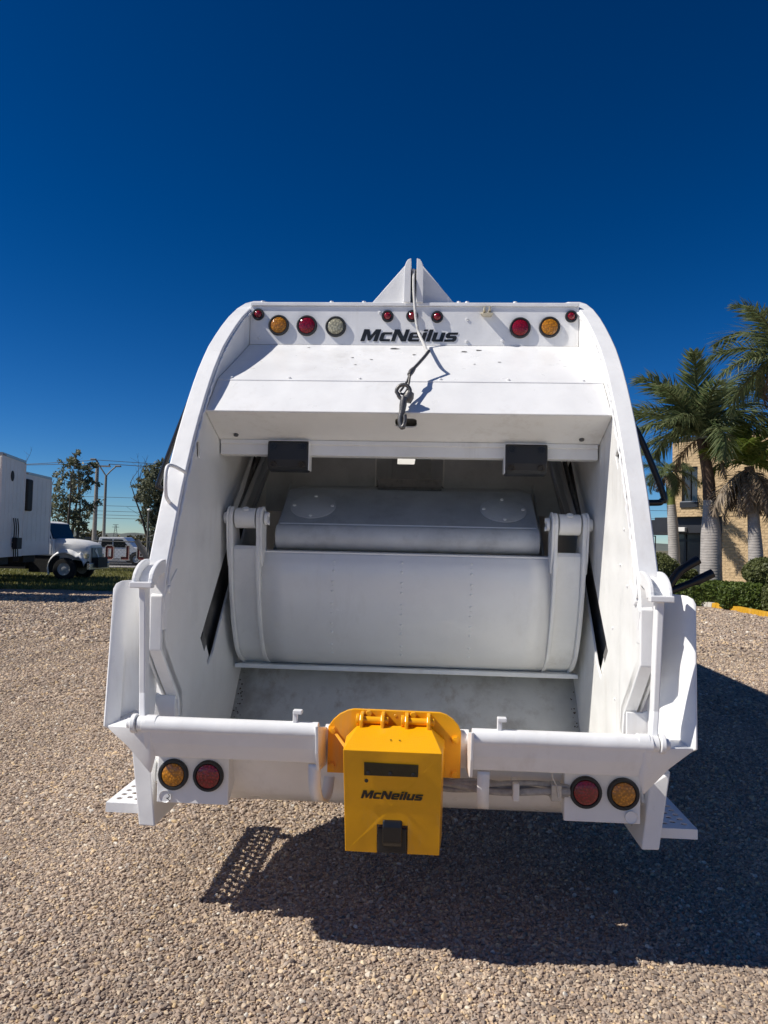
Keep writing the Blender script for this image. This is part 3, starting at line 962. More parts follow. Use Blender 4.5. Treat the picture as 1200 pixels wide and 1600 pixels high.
# inner back wall: two side panels, slanted channels, low centre plate; added tilted panel catches sun beyond
b = MB()
b.box((-1.0, 5.02, 1.9), (-0.245, 5.04, 3.25))
b.box((0.218, 5.02, 1.9), (1.0, 5.04, 3.25))
b.build("ejector_panel", GRIMY, T)
b = MB()
b.add([(-0.245, 5.018, 1.95), (-0.16, 5.40, 1.95), (-0.16, 5.40, 3.2), (-0.245, 5.018, 3.2)], [(0, 1, 2, 3)])
b.add([(0.218, 5.018, 1.95), (0.135, 5.40, 1.95), (0.135, 5.40, 3.2), (0.218, 5.018, 3.2)], [(0, 1, 2, 3)])
b.build("ejector_channel", WHITE_IN, T, solid=0.01)  # white paint stands in for light falling on these channels
b = MB()
b.py([(-0.3, 1.8), (0.3, 1.8), (0.3, 2.42), (0.03, 2.42), (0.008, 2.285), (-0.118, 2.285), (-0.118, 2.42), (-0.3, 2.42)], 5.45, 5.462)
b.build("centre_plate", GRIMY, T)
b = MB()
b.add([(-0.9, 6.05, 2.0), (0.9, 6.05, 2.0), (0.9, 6.75, 2.75), (-0.9, 6.75, 2.75)], [(0, 1, 2, 3)])
b.build("sun_catch_panel", WHITE, T, solid=0.01)  # panel added and tilted to catch sun from the roof opening
b = MB()
b.box((-0.2, 4.62, 2.032), (0.2, 5.1, 2.10))
b.add([(-0.22, 4.6, 2.045), (0.22, 4.6, 2.045), (0.15, 5.42, 2.17), (-0.17, 5.42, 2.17)], [(0, 1, 2, 3)])
b.build("dirty_tray", mat("dirt_crust", (0.20, 0.19, 0.18), 0.85, dirt=0.9, dirtcol=(0.03, 0.028, 0.025), dscale=14, bump=0.5, bscale=40), T)

# rubber bumpers
for s in (-1, 1):
    xc = s * 0.62
    pr = [(3.86, 2.218), (3.812, 2.218), (3.806, 2.20), (3.806, 2.12), (3.815, 2.085), (3.835, 2.066), (3.90, 2.06), (3.90, 2.14), (3.86, 2.145)]
    o = MB().px(pr, xc - 0.107, xc + 0.107).build("rubber_bumper", RUBBER, T, bevel=0.008)
    p = MB()
    p.box((xc - 0.1125 if s > 0 else xc + 0.1085, 3.815, 2.068), (xc - 0.1085 if s > 0 else xc + 0.1125, 3.9, 2.219))
    p.box((xc - 0.112, 3.815, 2.2195), (xc + 0.112, 3.9, 2.2235))
    p.build("bumper_frame", WHITE_IN, o)
    k = MB()
    for dx in (-0.075, 0.075):
        k.lathe([(0.017, 0), (0.017, 0.006), (0.010, 0.006), (0.010, 0.001), (0, 0.001)], (xc + dx, 3.8075, 2.19), (0, -1, 0), 14)
        k.lathe([(0.017, 0), (0.017, 0.010), (0.010, 0.010), (0.010, 0.001), (0, 0.001)], (xc + dx, 3.816, 2.098), (0, -0.9, -0.35), 14)
    k.build("bumper_bolt", BLACKP, o, kind="stuff")

# grab rod on the left rim, black loops and arms at the sides, wiring
MB().tube(spline([(-1.045, 3.262, 1.855), (-1.043, 3.21, 1.885), (-1.042, 3.195, 1.95), (-1.042, 3.21, 2.01), (-1.03, 3.25, 2.02), (-1.002, 3.34, 2.0)], 6), 0.0085, 10).build("grab_rod", WHITE, T, smooth=60)
MB().tube(spline([(-1.1, 3.8, 2.55), (-1.15, 3.8, 2.42), (-1.211, 3.8, 2.256), (-1.300, 3.8, 1.995), (-1.295, 3.8, 1.963), (-1.26, 3.8, 1.955), (-1.08, 3.8, 1.957)], 6), 0.013, 10).build("side_loop", BLACKP, T, smooth=60)
MB().tube(spline([(1.08, 3.8, 2.40), (1.14, 3.8, 2.34), (1.20, 3.8, 2.235), (1.305, 3.8, 1.975), (1.298, 3.8, 1.94), (1.265, 3.8, 1.93), (1.08, 3.8, 1.93)], 6), 0.016, 12).build("side_loop", BLACKP, T, smooth=60)
MB().tube(spline([(1.08, 3.6, 1.30), (1.2, 3.6, 1.43), (1.27, 3.6, 1.52), (1.315, 3.6, 1.585), (1.36, 3.6, 1.62), (1.41, 3.6, 1.65)], 5), 0.021, 12).build("side_arm", BLACKP, T, smooth=60)
MB().tube(spline([(1.08, 3.6, 1.42), (1.22, 3.6, 1.475), (1.33, 3.6, 1.52), (1.40, 3.6, 1.55), (1.475, 3.6, 1.588)], 5), [0.017] * 15 + [0.022] * 6, 12).build("side_arm", BLACKP, T, smooth=60)
MB().tube([(-1.408, 3.8, 1.68), (-1.311, 3.8, 1.528), (-1.08, 3.8, 1.17)], 0.0145, 14).build("side_arm", mat("grey_tube_paint", (0.03, 0.032, 0.035), 0.5), T, smooth=60)
wr = MB()
for (dz, dy, r, ph) in ((0.0, 0, 0.016, 0), (0.022, 0.02, 0.012, 1.3), (-0.008, 0.04, 0.014, 2.2), (0.01, 0.03, 0.01, 4.0)):
    wr.tube(spline([(x, 3.20 + dy * .6 + 0.01 * math.sin(7 * x + ph), 0.672 + dz - 0.03 * (x - 0.2) + 0.012 * math.sin(11 * x + ph)) for x in np.linspace(0.1, 0.74, 9)], 4), r, 8)
wr.build("wiring_bundle", mat("wiring_sleeve", (0.40, 0.39, 0.38), 0.55, var=0.3, vscale=30, dirt=0.5, dirtcol=(0.1, 0.1, 0.1), dscale=20), T, smooth=60)
wr = MB()
wr.box((0.660, 3.17, 0.632), (0.703, 3.23, 0.70))
wr.build("junction_box", ZINC, T, bevel=0.003)
wr = MB()
wr.box((0.500, 3.165, 0.625), (0.528, 3.26, 0.70))
wr.build("cable_clip", WHITE_IN, T, bevel=0.006)
MB().tube(spline([(0.655, 3.12, 0.80), (0.66, 3.15, 0.74), (0.68, 3.16, 0.70), (0.69, 3.165, 0.65)], 5), 0.003, 6).build("loose_wire", ROPEW, T, smooth=60)

# ---- yellow hitch cover
hull = []
for (x, z) in rrect(-0.245, 0.81, 0.265, 1.055, 0.004, 1):
    hull.append((x, z))
pl = [(0.265, 0.81), (0.265, 0.985), (0.255, 1.008), (0.235, 1.03), (0.21, 1.046), (0.185, 1.054), (-0.145, 1.056), (-0.17, 1.05), (-0.2, 1.035), (-0.225, 1.012), (-0.243, 0.985), (-0.243, 0.812)]
tip = MB().py(pl, 2.848, 2.864).build("hitch_plate", YELLOW, T, bevel=0.003)


def fy(z):
    return 2.62 + (0.963 - z) * 0.235


A, B, C_, D = (-0.120, 2.80, 1.008), (0.146, 2.80, 1.008), (0.188, 2.62, 0.963), (-0.156, 2.62, 0.963)
Ee, Ff = (-0.168, 2.835, 0.955), (0.200, 2.835, 0.955)
zb = 0.578
G_, H_ = (-0.149, fy(zb), zb), (0.186, fy(zb), zb)
I_, J_ = (-0.162, 2.835, 0.60), (0.196, 2.835, 0.60)
n1, n2, n3, n4 = (0.073, fy(zb), zb), (0.073, fy(.688), 0.688), (-0.036, fy(.688), 0.688), (-0.036, fy(zb), zb)
cv = MB().add([A, B, C_, D, Ee, Ff, G_, H_, I_, J_, n1, n2, n3, n4],
              [(0, 3, 2, 1), (0, 4, 3), (1, 2, 5), (3, 4, 8, 6), (2, 7, 9, 5), (3, 6, 13, 12, 11, 10, 7, 2)])
cvo = cv.build("cover_box", YELLOW, tip, bevel=0.009, solid=0.006, segs=3)
lb = MB()
lb.add([(-0.083, fy(.921) - 0.005, 0.921), (0.108, fy(.919) - 0.005, 0.919), (0.107, fy(.875) - 0.005, 0.875), (-0.083, fy(.874) - 0.005, 0.874)], [(0, 1, 2, 3)])
lb.build("nameplate", mat("dark_plate", (0.02, 0.018, 0.008), 0.3, var=0.4, vscale=25, dirt=0.5, dirtcol=(0.06, 0.045, 0.01), dscale=30), tip, solid=0.004)
lb = MB()
for x in (-0.068, 0.010, 0.091):
    lb.lathe([(0.008, 0), (0.007, 0.004), (0, 0.005)], (x, fy(0.884) - 0.007, 0.884), (0, -1, 0), 8)
lb.build("plate_screw", BLACKP, tip, kind="stuff")
lettering("McNeilus", "lettering", -0.095, 0.130, 0.030, lambda x, z, d: (x, fy(0.786 + z) - 0.0035 - d, 0.786 + z), BLACKP, tip)
lt = MB()
lt.box((-0.034, 2.69, 0.585), (0.071, 2.80, 0.676))
lt.px([(2.685, 0.61), (2.668, 0.63), (2.665, 0.685), (2.672, 0.705), (2.69, 0.712), (2.72, 0.705), (2.76, 0.60)], -0.016, 0.054)
lt.build("latch", BLACKP, tip, bevel=0.006)
for (x0, x1) in ((-0.117, -0.022), (0.052, 0.150)):
    for x in (x0, x1 - 0.016):
        br = MB().px([(2.848, 1.00), (2.848, 1.052), (2.79, 1.05), (2.775, 1.03), (2.775, 1.0)], x, x + 0.014)
        br.build("hinge_bracket", YELLOW, tip, bevel=0.004)
    pn = MB()
    pn.cyl((x0 - 0.012, 2.805, 1.027), (x1 + 0.012, 2.805, 1.027), 0.013, n=14)
    pn.cyl((x0 - 0.014, 2.805, 1.027), (x0 - 0.002, 2.805, 1.027), 0.022, n=14)
    pn.cyl((x0 + 0.03, 2.83, 1.043), (x0 + 0.03, 2.846, 1.043), 0.013, n=6)
    pn.build("hinge_pin", YELLOW, tip, smooth=40, bevel=0.002)
kb = MB()
for (x, z) in ((-0.225, 0.972), (-0.225, 0.84), (0.243, 0.955), (0.243, 0.826)):
    kb.lathe([(0.017, 0.0), (0.017, 0.003), (0.012, 0.004), (0.012, 0.012), (0, 0.013)], (x, 2.848, z), (0, -1, 0), 6)
kb.lathe([(0.006, 0), (0.005, 0.001), (0, 0.001)], (0.015, 2.847, 1.036), (0, -1, 0), 10)
kb.build("plate_bolt", YELLOW, tip, kind="stuff")
bh = MB()
for x in (0.006, 0.038):
    c = Vector((x, 2.69, 0.9815))
    bh.lathe([(0.004, 0.0048), (0, 0.005)], c, (0, -0.243, 0.97), 8)
bh.lathe([(0.007, 0.0045), (0, 0.005)], (-0.075, fy(0.853), 0.853), (0, -1, 0), 8)
bh.build("pin_hole", BLACKP, tip, fix=False, kind="stuff")
sg = MB()
sg.add([(-0.222, 2.845, 0.965), (-0.21, 2.845, 0.965), (-0.155, 2.80, 0.915), (-0.167, 2.80, 0.91)], [(0, 1, 2, 3)])
sg.build("brace", YELLOW, tip, solid=0.008)
# the whole hitch assembly is a little larger and hangs closer to the sill than first drawn
_hm = Matrix.Translation((-0.0129, -0.0008, -0.1690)) @ Matrix.Scale(1.10, 4)
for o in [tip] + list(tip.children):
    o.data.transform(_hm)

# ---- body, chassis, wheels, cab (mostly hidden behind the tailgate)
b = MB()
for s in (-1, 1):
    b.px([(5.44, 1.0), (11.4, 1.0), (11.4, 3.30), (5.44, 3.30)], s * 1.10, s * 1.13)
b.box((-1.1, 5.44, 1.0), (1.1, 11.4, 1.04))
b.box((-1.1, 11.36, 1.04), (1.1, 11.4, 3.30))
b.pz([(-1.1, 5.44), (1.1, 5.44), (1.1, 11.4), (-1.1, 11.4)], 3.27, 3.30, [[(-1.02, 5.75), (-0.62, 5.75), (-0.62, 6.35), (-1.02, 6.35)]])  # roof opening added so sun reaches the tilted panel
b.build("body_shell", WHITE, T)
b = MB()
for s in (-1, 1):
    b.box((s * 0.43 - 0.04, 4.9, 0.72), (s * 0.43 + 0.04, 13.9, 0.98))
b.build("chassis_rail", BLACKP, T)
TYRE = mat("tyre_rubber", (0.02, 0.02, 0.02), 0.8, var=0.3, vscale=15)
WHEELP = mat("white_wheel_paint", (0.6, 0.6, 0.58), 0.45, var=0.15, vscale=15)


def wheel(parent, c, r, w, axis, tyre_name="wheel"):
    a = MB()
    a.lathe([(r * 0.56, -w / 2), (r * 0.9, -w / 2), (r, -w * 0.36), (r, w * 0.36), (r * 0.9, w / 2), (r * 0.56, w / 2), (r * 0.56, -w / 2)], c, axis, 32)
    o = a.build(tyre_name, TYRE, parent, smooth=40)
    q = MB()
    q.lathe([(r * 0.57, w * 0.44), (r * 0.53, w * 0.46), (r * 0.48, w * 0.30), (r * 0.26, w * 0.26), (r * 0.22, w * 0.42), (r * 0.1, w * 0.44), (0, w * 0.44)], c, axis, 28)
    q.lathe([(r * 0.57, -w * 0.3), (0, -w * 0.3)], c, axis, 20)
    q.build("rim", WHEELP, o, smooth=40)
    return o


for y in (7.3, 8.65):
    for s in (-1, 1):
        wheel(T, (s * 0.95, y, 0.5), 0.5, 0.5, (s, 0, 0))
for s in (-1, 1):
    wheel(T, (s * 1.0, 12.9, 0.5), 0.5, 0.3, (s, 0, 0))
GLASS = mat("dark_glass", (0.012, 0.016, 0.02), 0.12, spec=0.14)
b = MB()
b.px([(11.6, 0.8), (13.9, 0.8), (13.95, 1.7), (13.6, 2.65), (13.3, 2.75), (11.7, 2.75)], -1.1, 1.1)
co = b.build("cab", WHITE, T, bevel=0.05)
for s in (-1, 1):
    b = MB()
    b.px([(12.2, 1.75), (13.6, 1.75), (13.35, 2.5), (12.2, 2.5)], s * 1.1, s * 1.112)
    b.build("window", GLASS, co)

# ================================================================== PARKED TRUCKS ON THE LEFT
BOXW = mat("trailer_white", (0.80, 0.77, 0.75), 0.45, var=0.08, vscale=1.5, bump=0.2, bscale=2.5, bdist=0.02, dirt=0.25, dirtcol=(0.4, 0.36, 0.33), dscale=1.3)
TRIM = mat("aluminium_trim", (0.45, 0.45, 0.45), 0.4, metal=0.6, var=0.1)
CABW = mat("cab_white", (0.85, 0.85, 0.84), 0.4, var=0.05)
UNDER_M = mat("black_chassis", (0.015, 0.015, 0.016), 0.7, var=0.3)
YAW = math.radians(11)


def trailer(x, y, top, length, label, name="box_trailer", reefer=True, group="trailers parked side by side", yaw=YAW):
    """Nose face at local x=0, the box runs back along -x; local y spans 2.5 m."""
    e = empty(name, (x, y, 0), yaw, label=label, category="trailer", group=group)
    bot = 1.0
    MB().box((-length, -1.25, bot), (0, 1.25, top)).build("box", BOXW, e, bevel=0.03)
    r = MB()
    r.box((-length, -1.275, top - 0.09), (0.02, -1.25, top + 0.02))
    r.box((-length, 1.25, top - 0.09), (0.02, 1.275, top + 0.02))
    r.box((0.002, -1.25, top - 0.07), (0.022, 1.25, top + 0.02))
    r.build("top_rail", TRIM, e)
    for sy in (-1, 1):
        MB().box((-0.05, sy * 1.25 - 0.05, bot), (0.025, sy * 1.25 + 0.05, top - 0.1)).build("corner_post", BOXW, e, bevel=0.02)
    for yy in (-0.8, -0.4, 0, 0.4, 0.8):
        MB().box((0.0005, yy - 0.012, bot + 0.5), (0.008, yy + 0.012, top - 0.12)).build("panel_seam", BOXW, e, bevel=0.003)
    for yy in (-1.15, -1.0):
        MB().box((0.022, yy - 0.05, top - 0.06), (0.04, yy + 0.05, top - 0.02)).build("marker_lamp", LENS_A, e)
    MB().box((0.001, -1.2, bot), (0.015, 1.2, bot + 0.42)).build("lower_panel", BOXW, e, bevel=0.005)
    if reefer:
        MB().lathe([(0.17, 0), (0.17, 0.01), (0.14, 0.02), (0, 0.02)], (0.003, -0.15, top - 0.62), (1, 0, 0), 20).build("round_vent", UNDER_M, e)
        q = MB()
        q.box((0.015, 0.1, bot + 0.25), (0.16, 0.65, bot + 0.62))
        q.box((0.015, 0.02, bot + 0.3), (0.05, 0.09, bot + 0.45))
        q.build("connector_box", UNDER_M, e, bevel=0.02)
        for yy in (0.0, 0.22, 0.45):
            MB().tube(spline([(0.05, yy, bot + 1.25), (0.09, yy, bot + 0.9), (0.07, yy + 0.05, bot + 0.4), (0.1, yy + 0.03, bot - 0.15)], 4), 0.018, 6).build("air_hose", UNDER_M, e)
    u = MB()
    u.box((-length + 0.3, -0.5, 0.75), (-0.2, 0.5, 0.999))
    u.build("frame", UNDER_M, e)
    for dx in (-1.6, -2.8):
        for sy in (-1, 1):
            wheel(e, (-length * 0.75 + dx + 1.5, sy * 0.95, 0.5), 0.5, 0.5, (0, sy, 0))
    for sy in (-0.8, 0.8):
        MB().box((-2.2, sy - 0.06, 0.06), (-2.05, sy + 0.06, 1.0)).build("landing_leg", UNDER_M, e)
    return e


trailer(-12.0, 23.75, 4.22, 9.0, "taller white box trailer, cut off by the picture edge, with round vent", group="trucks parked on the grass")
t2 = trailer(-12.55, 26.6, 3.9, 8.0, "lower white box trailer with a black cooling unit, half behind the taller one", reefer=False, group="trucks parked on the grass", yaw=math.radians(4))
MB().box((0.023, -1.27, 2.55), (0.16, -0.78, 3.66)).build("cooling_unit", UNDER_M, t2, bevel=0.06)
# unseen slabs on posts, added beyond the view to throw the dark bands on the ground
cp = empty("shadow_caster", (0, 0, 0), 0, label="two long unseen slabs on posts, added outside the view to shade the ground", category="shadow_caster")
for (y0, y1, xe) in ((18.05, 20.4, -11.6), (20.9, 22.45, -11.85)):
    MB().add([(-24, y0, 4.2), (xe, y0 - 0.1, 4.2), (xe, y1 - 0.1, 4.2), (-24, y1, 4.2)], [(0, 1, 2, 3)]).build("shadow_slab", BOXW, cp, solid=0.12)
for (x, y) in ((-13.0, 18.3), (-13.0, 22.2), (-18, 18.3), (-18, 22.2), (-23.5, 18.3), (-23.5, 22.2)):
    MB().cyl((x, y, 0), (x, y, 4.13), 0.06).build("post", UNDER_M, cp)
MB().box((-13.06, 18.1, 4.0), (-12.94, 22.4, 4.13)).build("beam", UNDER_M, cp)

# truck with a bonnet, farthest in the row
bt = empty("bonneted_truck", (-13.45, 29.4, 0.0), 0.0, label="white truck with a long sloping bonnet whose cab shows beside the trailers", category="truck", group="trucks parked on the grass")
MB().box((-5.5, -1.1, 0.95), (-0.4, 1.1, 1.08)).build("flat_deck", UNDER_M, bt)
# cab: side profile x forward, z up
roof = [(0.15, 0.95), (0.15, 2.16), (0.2, 2.26), (0.5, 2.29), (0.80, 2.22), (1.02, 1.60), (1.06, 1.52), (1.1, 0.95)]
cabo = MB().py(roof, -0.98, 0.98).build("cab", CABW, bt, bevel=0.05, segs=3)
b = MB()
b.add([(0.80, -0.93, 2.19), (0.80, 0.93, 2.19), (1.045, 0.95, 1.60), (1.045, -0.95, 1.60)], [(0, 1, 2, 3)])
b.build("windscreen", GLASS, cabo, solid=0.03)
for sy in (-1, 1):
    MB().py([(0.28, 1.60), (0.98, 1.60), (0.78, 2.12), (0.28, 2.12)], sy * 0.982, sy * 0.994).build("side_window", GLASS, cabo)
    MB().py([(0.22, 1.0), (0.98, 1.0), (0.98, 1.55), (0.22, 1.55)], sy * 0.982, sy * 0.99).build("door", CABW, cabo, bevel=0.006)
    mm = MB()
    mm.box((0.75, sy * 1.12 - 0.09, 1.62), (0.80, sy * 1.12 + 0.09, 2.0))
    mm.tube([(0.78, sy * 0.98, 1.75), (0.775, sy * 1.1, 1.78)], 0.012, 6)
    mm.build("mirror", UNDER_M, cabo, bevel=0.02)
hood = []
for (x, hw, zt, zb) in ((1.05, 0.88, 1.62, 0.8), (1.3, 0.86, 1.61, 0.8), (1.8, 0.80, 1.56, 0.8), (2.2, 0.72, 1.48, 0.75), (2.33, 0.66, 1.38, 0.75), (2.36, 0.62, 0.7, 0.7)):
    row = []
    for t in np.linspace(-1, 1, 13):
        a = abs(t)
        row.append((x, hw * (1 if t > 0 else -1) * min(1, a * 1.25) if a > 0 else 0, (zt - 0.10 * a ** 4 * 1.0) if a < 0.8 else zb + (zt - 0.06 - zb) * (1 - (a - 0.8) / 0.2)))
    hood.append(row)
MB().grid(hood).build("bonnet", CABW, bt, smooth=40, solid=0.02)
for sy in (-1, 1):
    rows = []
    for k in range(15):
        a = math.radians(205 - 205 * k / 14) if True else 0
        cx, cz = 1.5 + 0.62 * math.cos(a), 0.50 + 0.62 * math.sin(a)
        if k == 14:
            cx, cz = 2.28, 0.62
        if k == 13:
            cx, cz = 2.22, 0.80
        if k == 12:
            cx, cz = 2.06, 0.97
        rows.append([(cx, sy * 0.62, cz + 0.16), (cx, sy * 0.8, cz + 0.10), (cx, sy * 0.97, cz + 0.02), (cx, sy * 1.02, cz - 0.06)])
    MB().grid(rows).build("fender", CABW, bt, smooth=60, solid=0.02)
    wheel(bt, (1.5, sy * 0.86, 0.44), 0.44, 0.27, (0, sy, 0))
    hl = MB()
    hl.box((2.24, sy * 0.72 - 0.14, 0.86), (2.335, sy * 0.72 + 0.14, 1.04))
    hl.build("headlight", LENS_C, bt, bevel=0.02)
    for dx in (-4.2,):
        wheel(bt, (dx, sy * 0.9, 0.44), 0.44, 0.5, (0, sy, 0))
g = MB()
g.box((2.36, -0.5, 0.74), (2.40, 0.5, 1.28))
for k in range(6):
    g.box((2.40, -0.48, 0.78 + 0.08 * k), (2.415, 0.48, 0.815 + 0.08 * k))
g.build("grille", mat("grille_grey", (0.2, 0.21, 0.22), 0.35, metal=0.5), bt, bevel=0.01)
MB().add([(2.416, -0.3, 1.15), (2.418, -0.15, 1.25), (2.418, 0.05, 0.8), (2.416, 0.2, 0.8)], [(0, 1, 2, 3)]).build("grille_bar", CABW, bt, solid=0.01)
MB().box((2.38, -1.0, 0.42), (2.52, 1.0, 0.70)).build("bumper", mat("bumper_chrome", (0.5, 0.5, 0.5), 0.25, metal=0.9, dirt=0.5, dirtcol=(0.2, 0.17, 0.15), dscale=5), bt, bevel=0.03)
f = MB()
f.box((-6.3, -0.5, 0.5), (2.3, 0.5, 0.9))
f.box((-3.3, -1.0, 0.42), (-0.3, -0.6, 0.85))
f.box((-0.2, -0.95, 0.3), (0.95, 0.95, 0.94))
f.build("frame", UNDER_M, bt)
for o in list(bt.children):
    if o.name.split(".")[0] in ("cab", "bonnet", "fender", "wheel", "headlight", "grille", "grille_bar", "bumper") and o.matrix_basis.translation.x == 0:
        if not (o.name.startswith("wheel") and min(v.co.x for v in o.data.vertices) < 0):
            o.location.x = -0.33

# ================================================================== ROADSIDE ON THE LEFT
CARW = mat("car_white", (0.75, 0.75, 0.75), 0.25, var=0.04, coat=0.5)
CARB = mat("car_black", (0.012, 0.013, 0.016), 0.25, coat=0.6)
pk = empty("pickup_truck", (-17.2, 47, 0), 0.05, label="white pickup with dark side windows parked on the road behind the fence", category="pickup")
body = [(-2.6, 0.45), (-2.65, 0.98), (-0.75, 1.02), (-0.6, 1.72), (0.9, 1.74), (1.55, 1.12), (2.55, 1.0), (2.7, 0.75), (2.65, 0.4), (2.15, 0.4)] + \
       [(1.7 + 0.45 * math.cos(a), 0.4 + 0.42 * math.sin(a)) for a in np.linspace(0, PI, 7)] + [(-1.2, 0.4)] + [(-1.65 + 0.45 * math.cos(a), 0.4 + 0.42 * math.sin(a)) for a in np.linspace(0, PI, 7)] + [(-2.2, 0.42)]
pb = MB().py(body, -0.9, 0.9).build("body", CARW, pk, bevel=0.04)
for sy in (-1, 1):
    MB().py([(-0.5, 1.10), (0.2, 1.10), (0.2, 1.6), (-0.42, 1.6)], sy * 0.902, sy * 0.915).build("side_window", GLASS, pk)
    MB().py([(0.28, 1.10), (1.25, 1.10), (0.82, 1.6), (0.28, 1.6)], sy * 0.902, sy * 0.915).build("side_window", GLASS, pk)
    for dx in (1.7, -1.65):
        wheel(pk, (dx, sy * 0.78, 0.38), 0.38, 0.25, (0, sy, 0))
MB().box((2.6, -0.88, 0.45), (2.78, 0.88, 0.62)).build("bumper", TRIM, pk, bevel=0.03)
sv = empty("parked_van", (-19.0, 51.5, 0), 0.03, label="black van parked behind the white pickup on the road", category="van")
MB().py([(-2.4, 0.45), (-2.45, 1.55), (-2.2, 1.68), (1.2, 1.68), (1.9, 1.1), (2.5, 0.95), (2.55, 0.45)], -0.95, 0.95).build("body", CARB, sv, bevel=0.06)
for sy in (-1, 1):
    MB().py([(-2.2, 1.05), (1.5, 1.05), (1.1, 1.5), (-2.1, 1.5)], sy * 0.951, sy * 0.965).build("side_window", GLASS, sv)
    for dx in (1.6, -1.6):
        wheel(sv, (dx, sy * 0.8, 0.38), 0.38, 0.25, (0, sy, 0))

FENCEM = mat("fence_grey_steel", (0.10, 0.105, 0.11), 0.55, var=0.2)
fe_ = empty("wire_fence", (-40, 38.5, 0), 0, label="grey wire fence with a top rail along the road behind the box truck", category="fence")
MB().tube([(0, 0, 1.5), (33.5, 0, 1.5)], 0.03, 8).build("top_rail", FENCEM, fe_)
MB().tube([(0, 0, 0.15), (33.5, 0, 0.15)], 0.015, 6).build("bottom_rail", FENCEM, fe_)
for k in range(13):
    x = 0.3 + 2.75 * k
    MB().tube([(x, 0, 0), (x, 0, 1.75), (x + 0.05, -0.02, 2.5 if k % 4 == 3 else 1.8), (x + 0.22, -0.05, 2.85 if k % 4 == 3 else 1.9)], 0.028, 6).build("post", FENCEM, fe_)
wm = MB()
for k in range(168):
    x = 0.2 * k
    for sg_ in (-1, 1):
        x2 = x + sg_ * 1.35
        if 0 <= x2 <= 33.5:
            wm.add([(x - 0.004, sg_ * 0.004, 0.15), (x + 0.004, sg_ * 0.004, 0.15), (x2 + 0.004, sg_ * 0.004, 1.5), (x2 - 0.004, sg_ * 0.004, 1.5)], [(0, 1, 2, 3)])
wm.build("wire_mesh", FENCEM, fe_, fix=False, kind="stuff")

# block letters with dotted bulb edging hung on the fence
LRED = mat("faded_red_sign", (0.22, 0.05, 0.04), 0.55, var=0.2, vscale=6)
LWHT = mat("sign_white", (0.72, 0.70, 0.66), 0.5, var=0.15)
LDARK = mat("sign_dark_face", (0.05, 0.03, 0.035), 0.5, var=0.3)


def sign_letter(x, z, kind, label):
    e = empty("sign_letter", (x, 38.32, z), 0, label=label, category="sign letter", group="block letters hung on the fence")
    W, H = 0.44, 0.75
    c = 0.1
    if kind == 'O':
        o = [(c, 0), (W - c, 0), (W, c), (W, H - c), (W - c, H), (c, H), (0, H - c), (0, c)]
        i = [(0.155, 0.19), (0.285, 0.19), (0.285, H - 0.19), (0.155, H - 0.19)]
        loops = [o, i]
    else:
        o = [(0, 0), (W, 0), (W, H), (W - 0.17, H), (W - 0.17, 0.18), (0, 0.18)]
        loops = [o]
    MB().py(loops[0], -0.03, 0.06, loops[1:]).build("face", LRED, e)
    b = MB()
    for l in loops:
        n = len(l)
        for k in range(n):
            p, q = Vector(l[k]), Vector(l[(k + 1) % n])
            cen = Vector((W / 2, H / 2))
            m_ = max(2, int((q - p).length / 0.06))
            for j in range(m_):
                w_ = p.lerp(q, j / m_)
                b.box((w_.x - 0.021, -0.05, w_.y - 0.021), (w_.x + 0.021, -0.03, w_.y + 0.021))
    b.build("bulb", LWHT, e, fix=False, kind="stuff")
    for dx in (0.1, 0.34):
        MB().box((dx - 0.01, 0.06, 0.1), (dx + 0.01, 0.17, 0.14)).build("hanger", FENCEM, e)


sign_letter(-14.42, 0.55, 'O', "red block letter O with pale dotted edges, beside the truck bumper")
sign_letter(-13.62, 0.55, 'J', "red mirrored block letter L with pale dotted edges, between two letters O")
sign_letter(-12.78, 0.56, 'O', "red block letter O with pale dotted edges, partly behind a grey tube")

WOODP = mat("weathered_pole", (0.30, 0.27, 0.23), 0.85, var=0.2, vscale=3, bump=0.3, bscale=30)
POLEM = mat("lamp_pole_steel", (0.22, 0.21, 0.18), 0.6, var=0.15)
pe = empty("utility_pole", (-19.05, 48.5, 0), 0, label="tall plain concrete utility pole with a short crossarm", category="utility pole")
MB().tube([(0, 0, 0), (0.02, 0, 3.2), (0.04, 0, 6.65)], [0.16, 0.135, 0.105], 12).build("pole", WOODP, pe, smooth=60)
MB().box((-0.7, -0.05, 6.35), (0.9, 0.05, 6.45)).build("crossarm", WOODP, pe)
for x in (-0.6, 0.0, 0.8):
    MB().lathe([(0.04, 0), (0.06, 0.04), (0.05, 0.1), (0, 0.12)], (x + 0.02, 0, 6.45 if x else 6.65), (0, 0, 1), 8).build("insulator", FENCEM, pe)
le = empty("street_lamp", (-18.15, 47.8, 0), 0, label="twin armed street lamp with arms spread in a wide V", category="street lamp")
MB().tube([(0, 0, 0), (0, 0, 2.5), (0.0, 0, 5.75)], [0.13, 0.1, 0.075], 10).build("pole", POLEM, le, smooth=60)
MB().tube([(0, 0, 5.7), (-0.35, 0, 6.2), (-0.72, 0, 6.75)], 0.045, 8).build("lamp_arm", POLEM, le, smooth=60)
MB().tube([(0, 0, 5.7), (0.28, 0, 6.02), (0.62, 0, 6.33)], 0.045, 8).build("lamp_arm", POLEM, le, smooth=60)
MB().box((-1.05, -0.1, 6.72), (-0.68, 0.1, 6.82)).build("lamp_head", POLEM, le, bevel=0.03)
MB().box((0.58, -0.1, 6.3), (0.95, 0.1, 6.4)).build("lamp_head", POLEM, le, bevel=0.03)
l2 = empty("yard_lamp", (-10.88, 34, 0), 0, label="slim short yard lamp in front of the dense tree", category="lamp post")
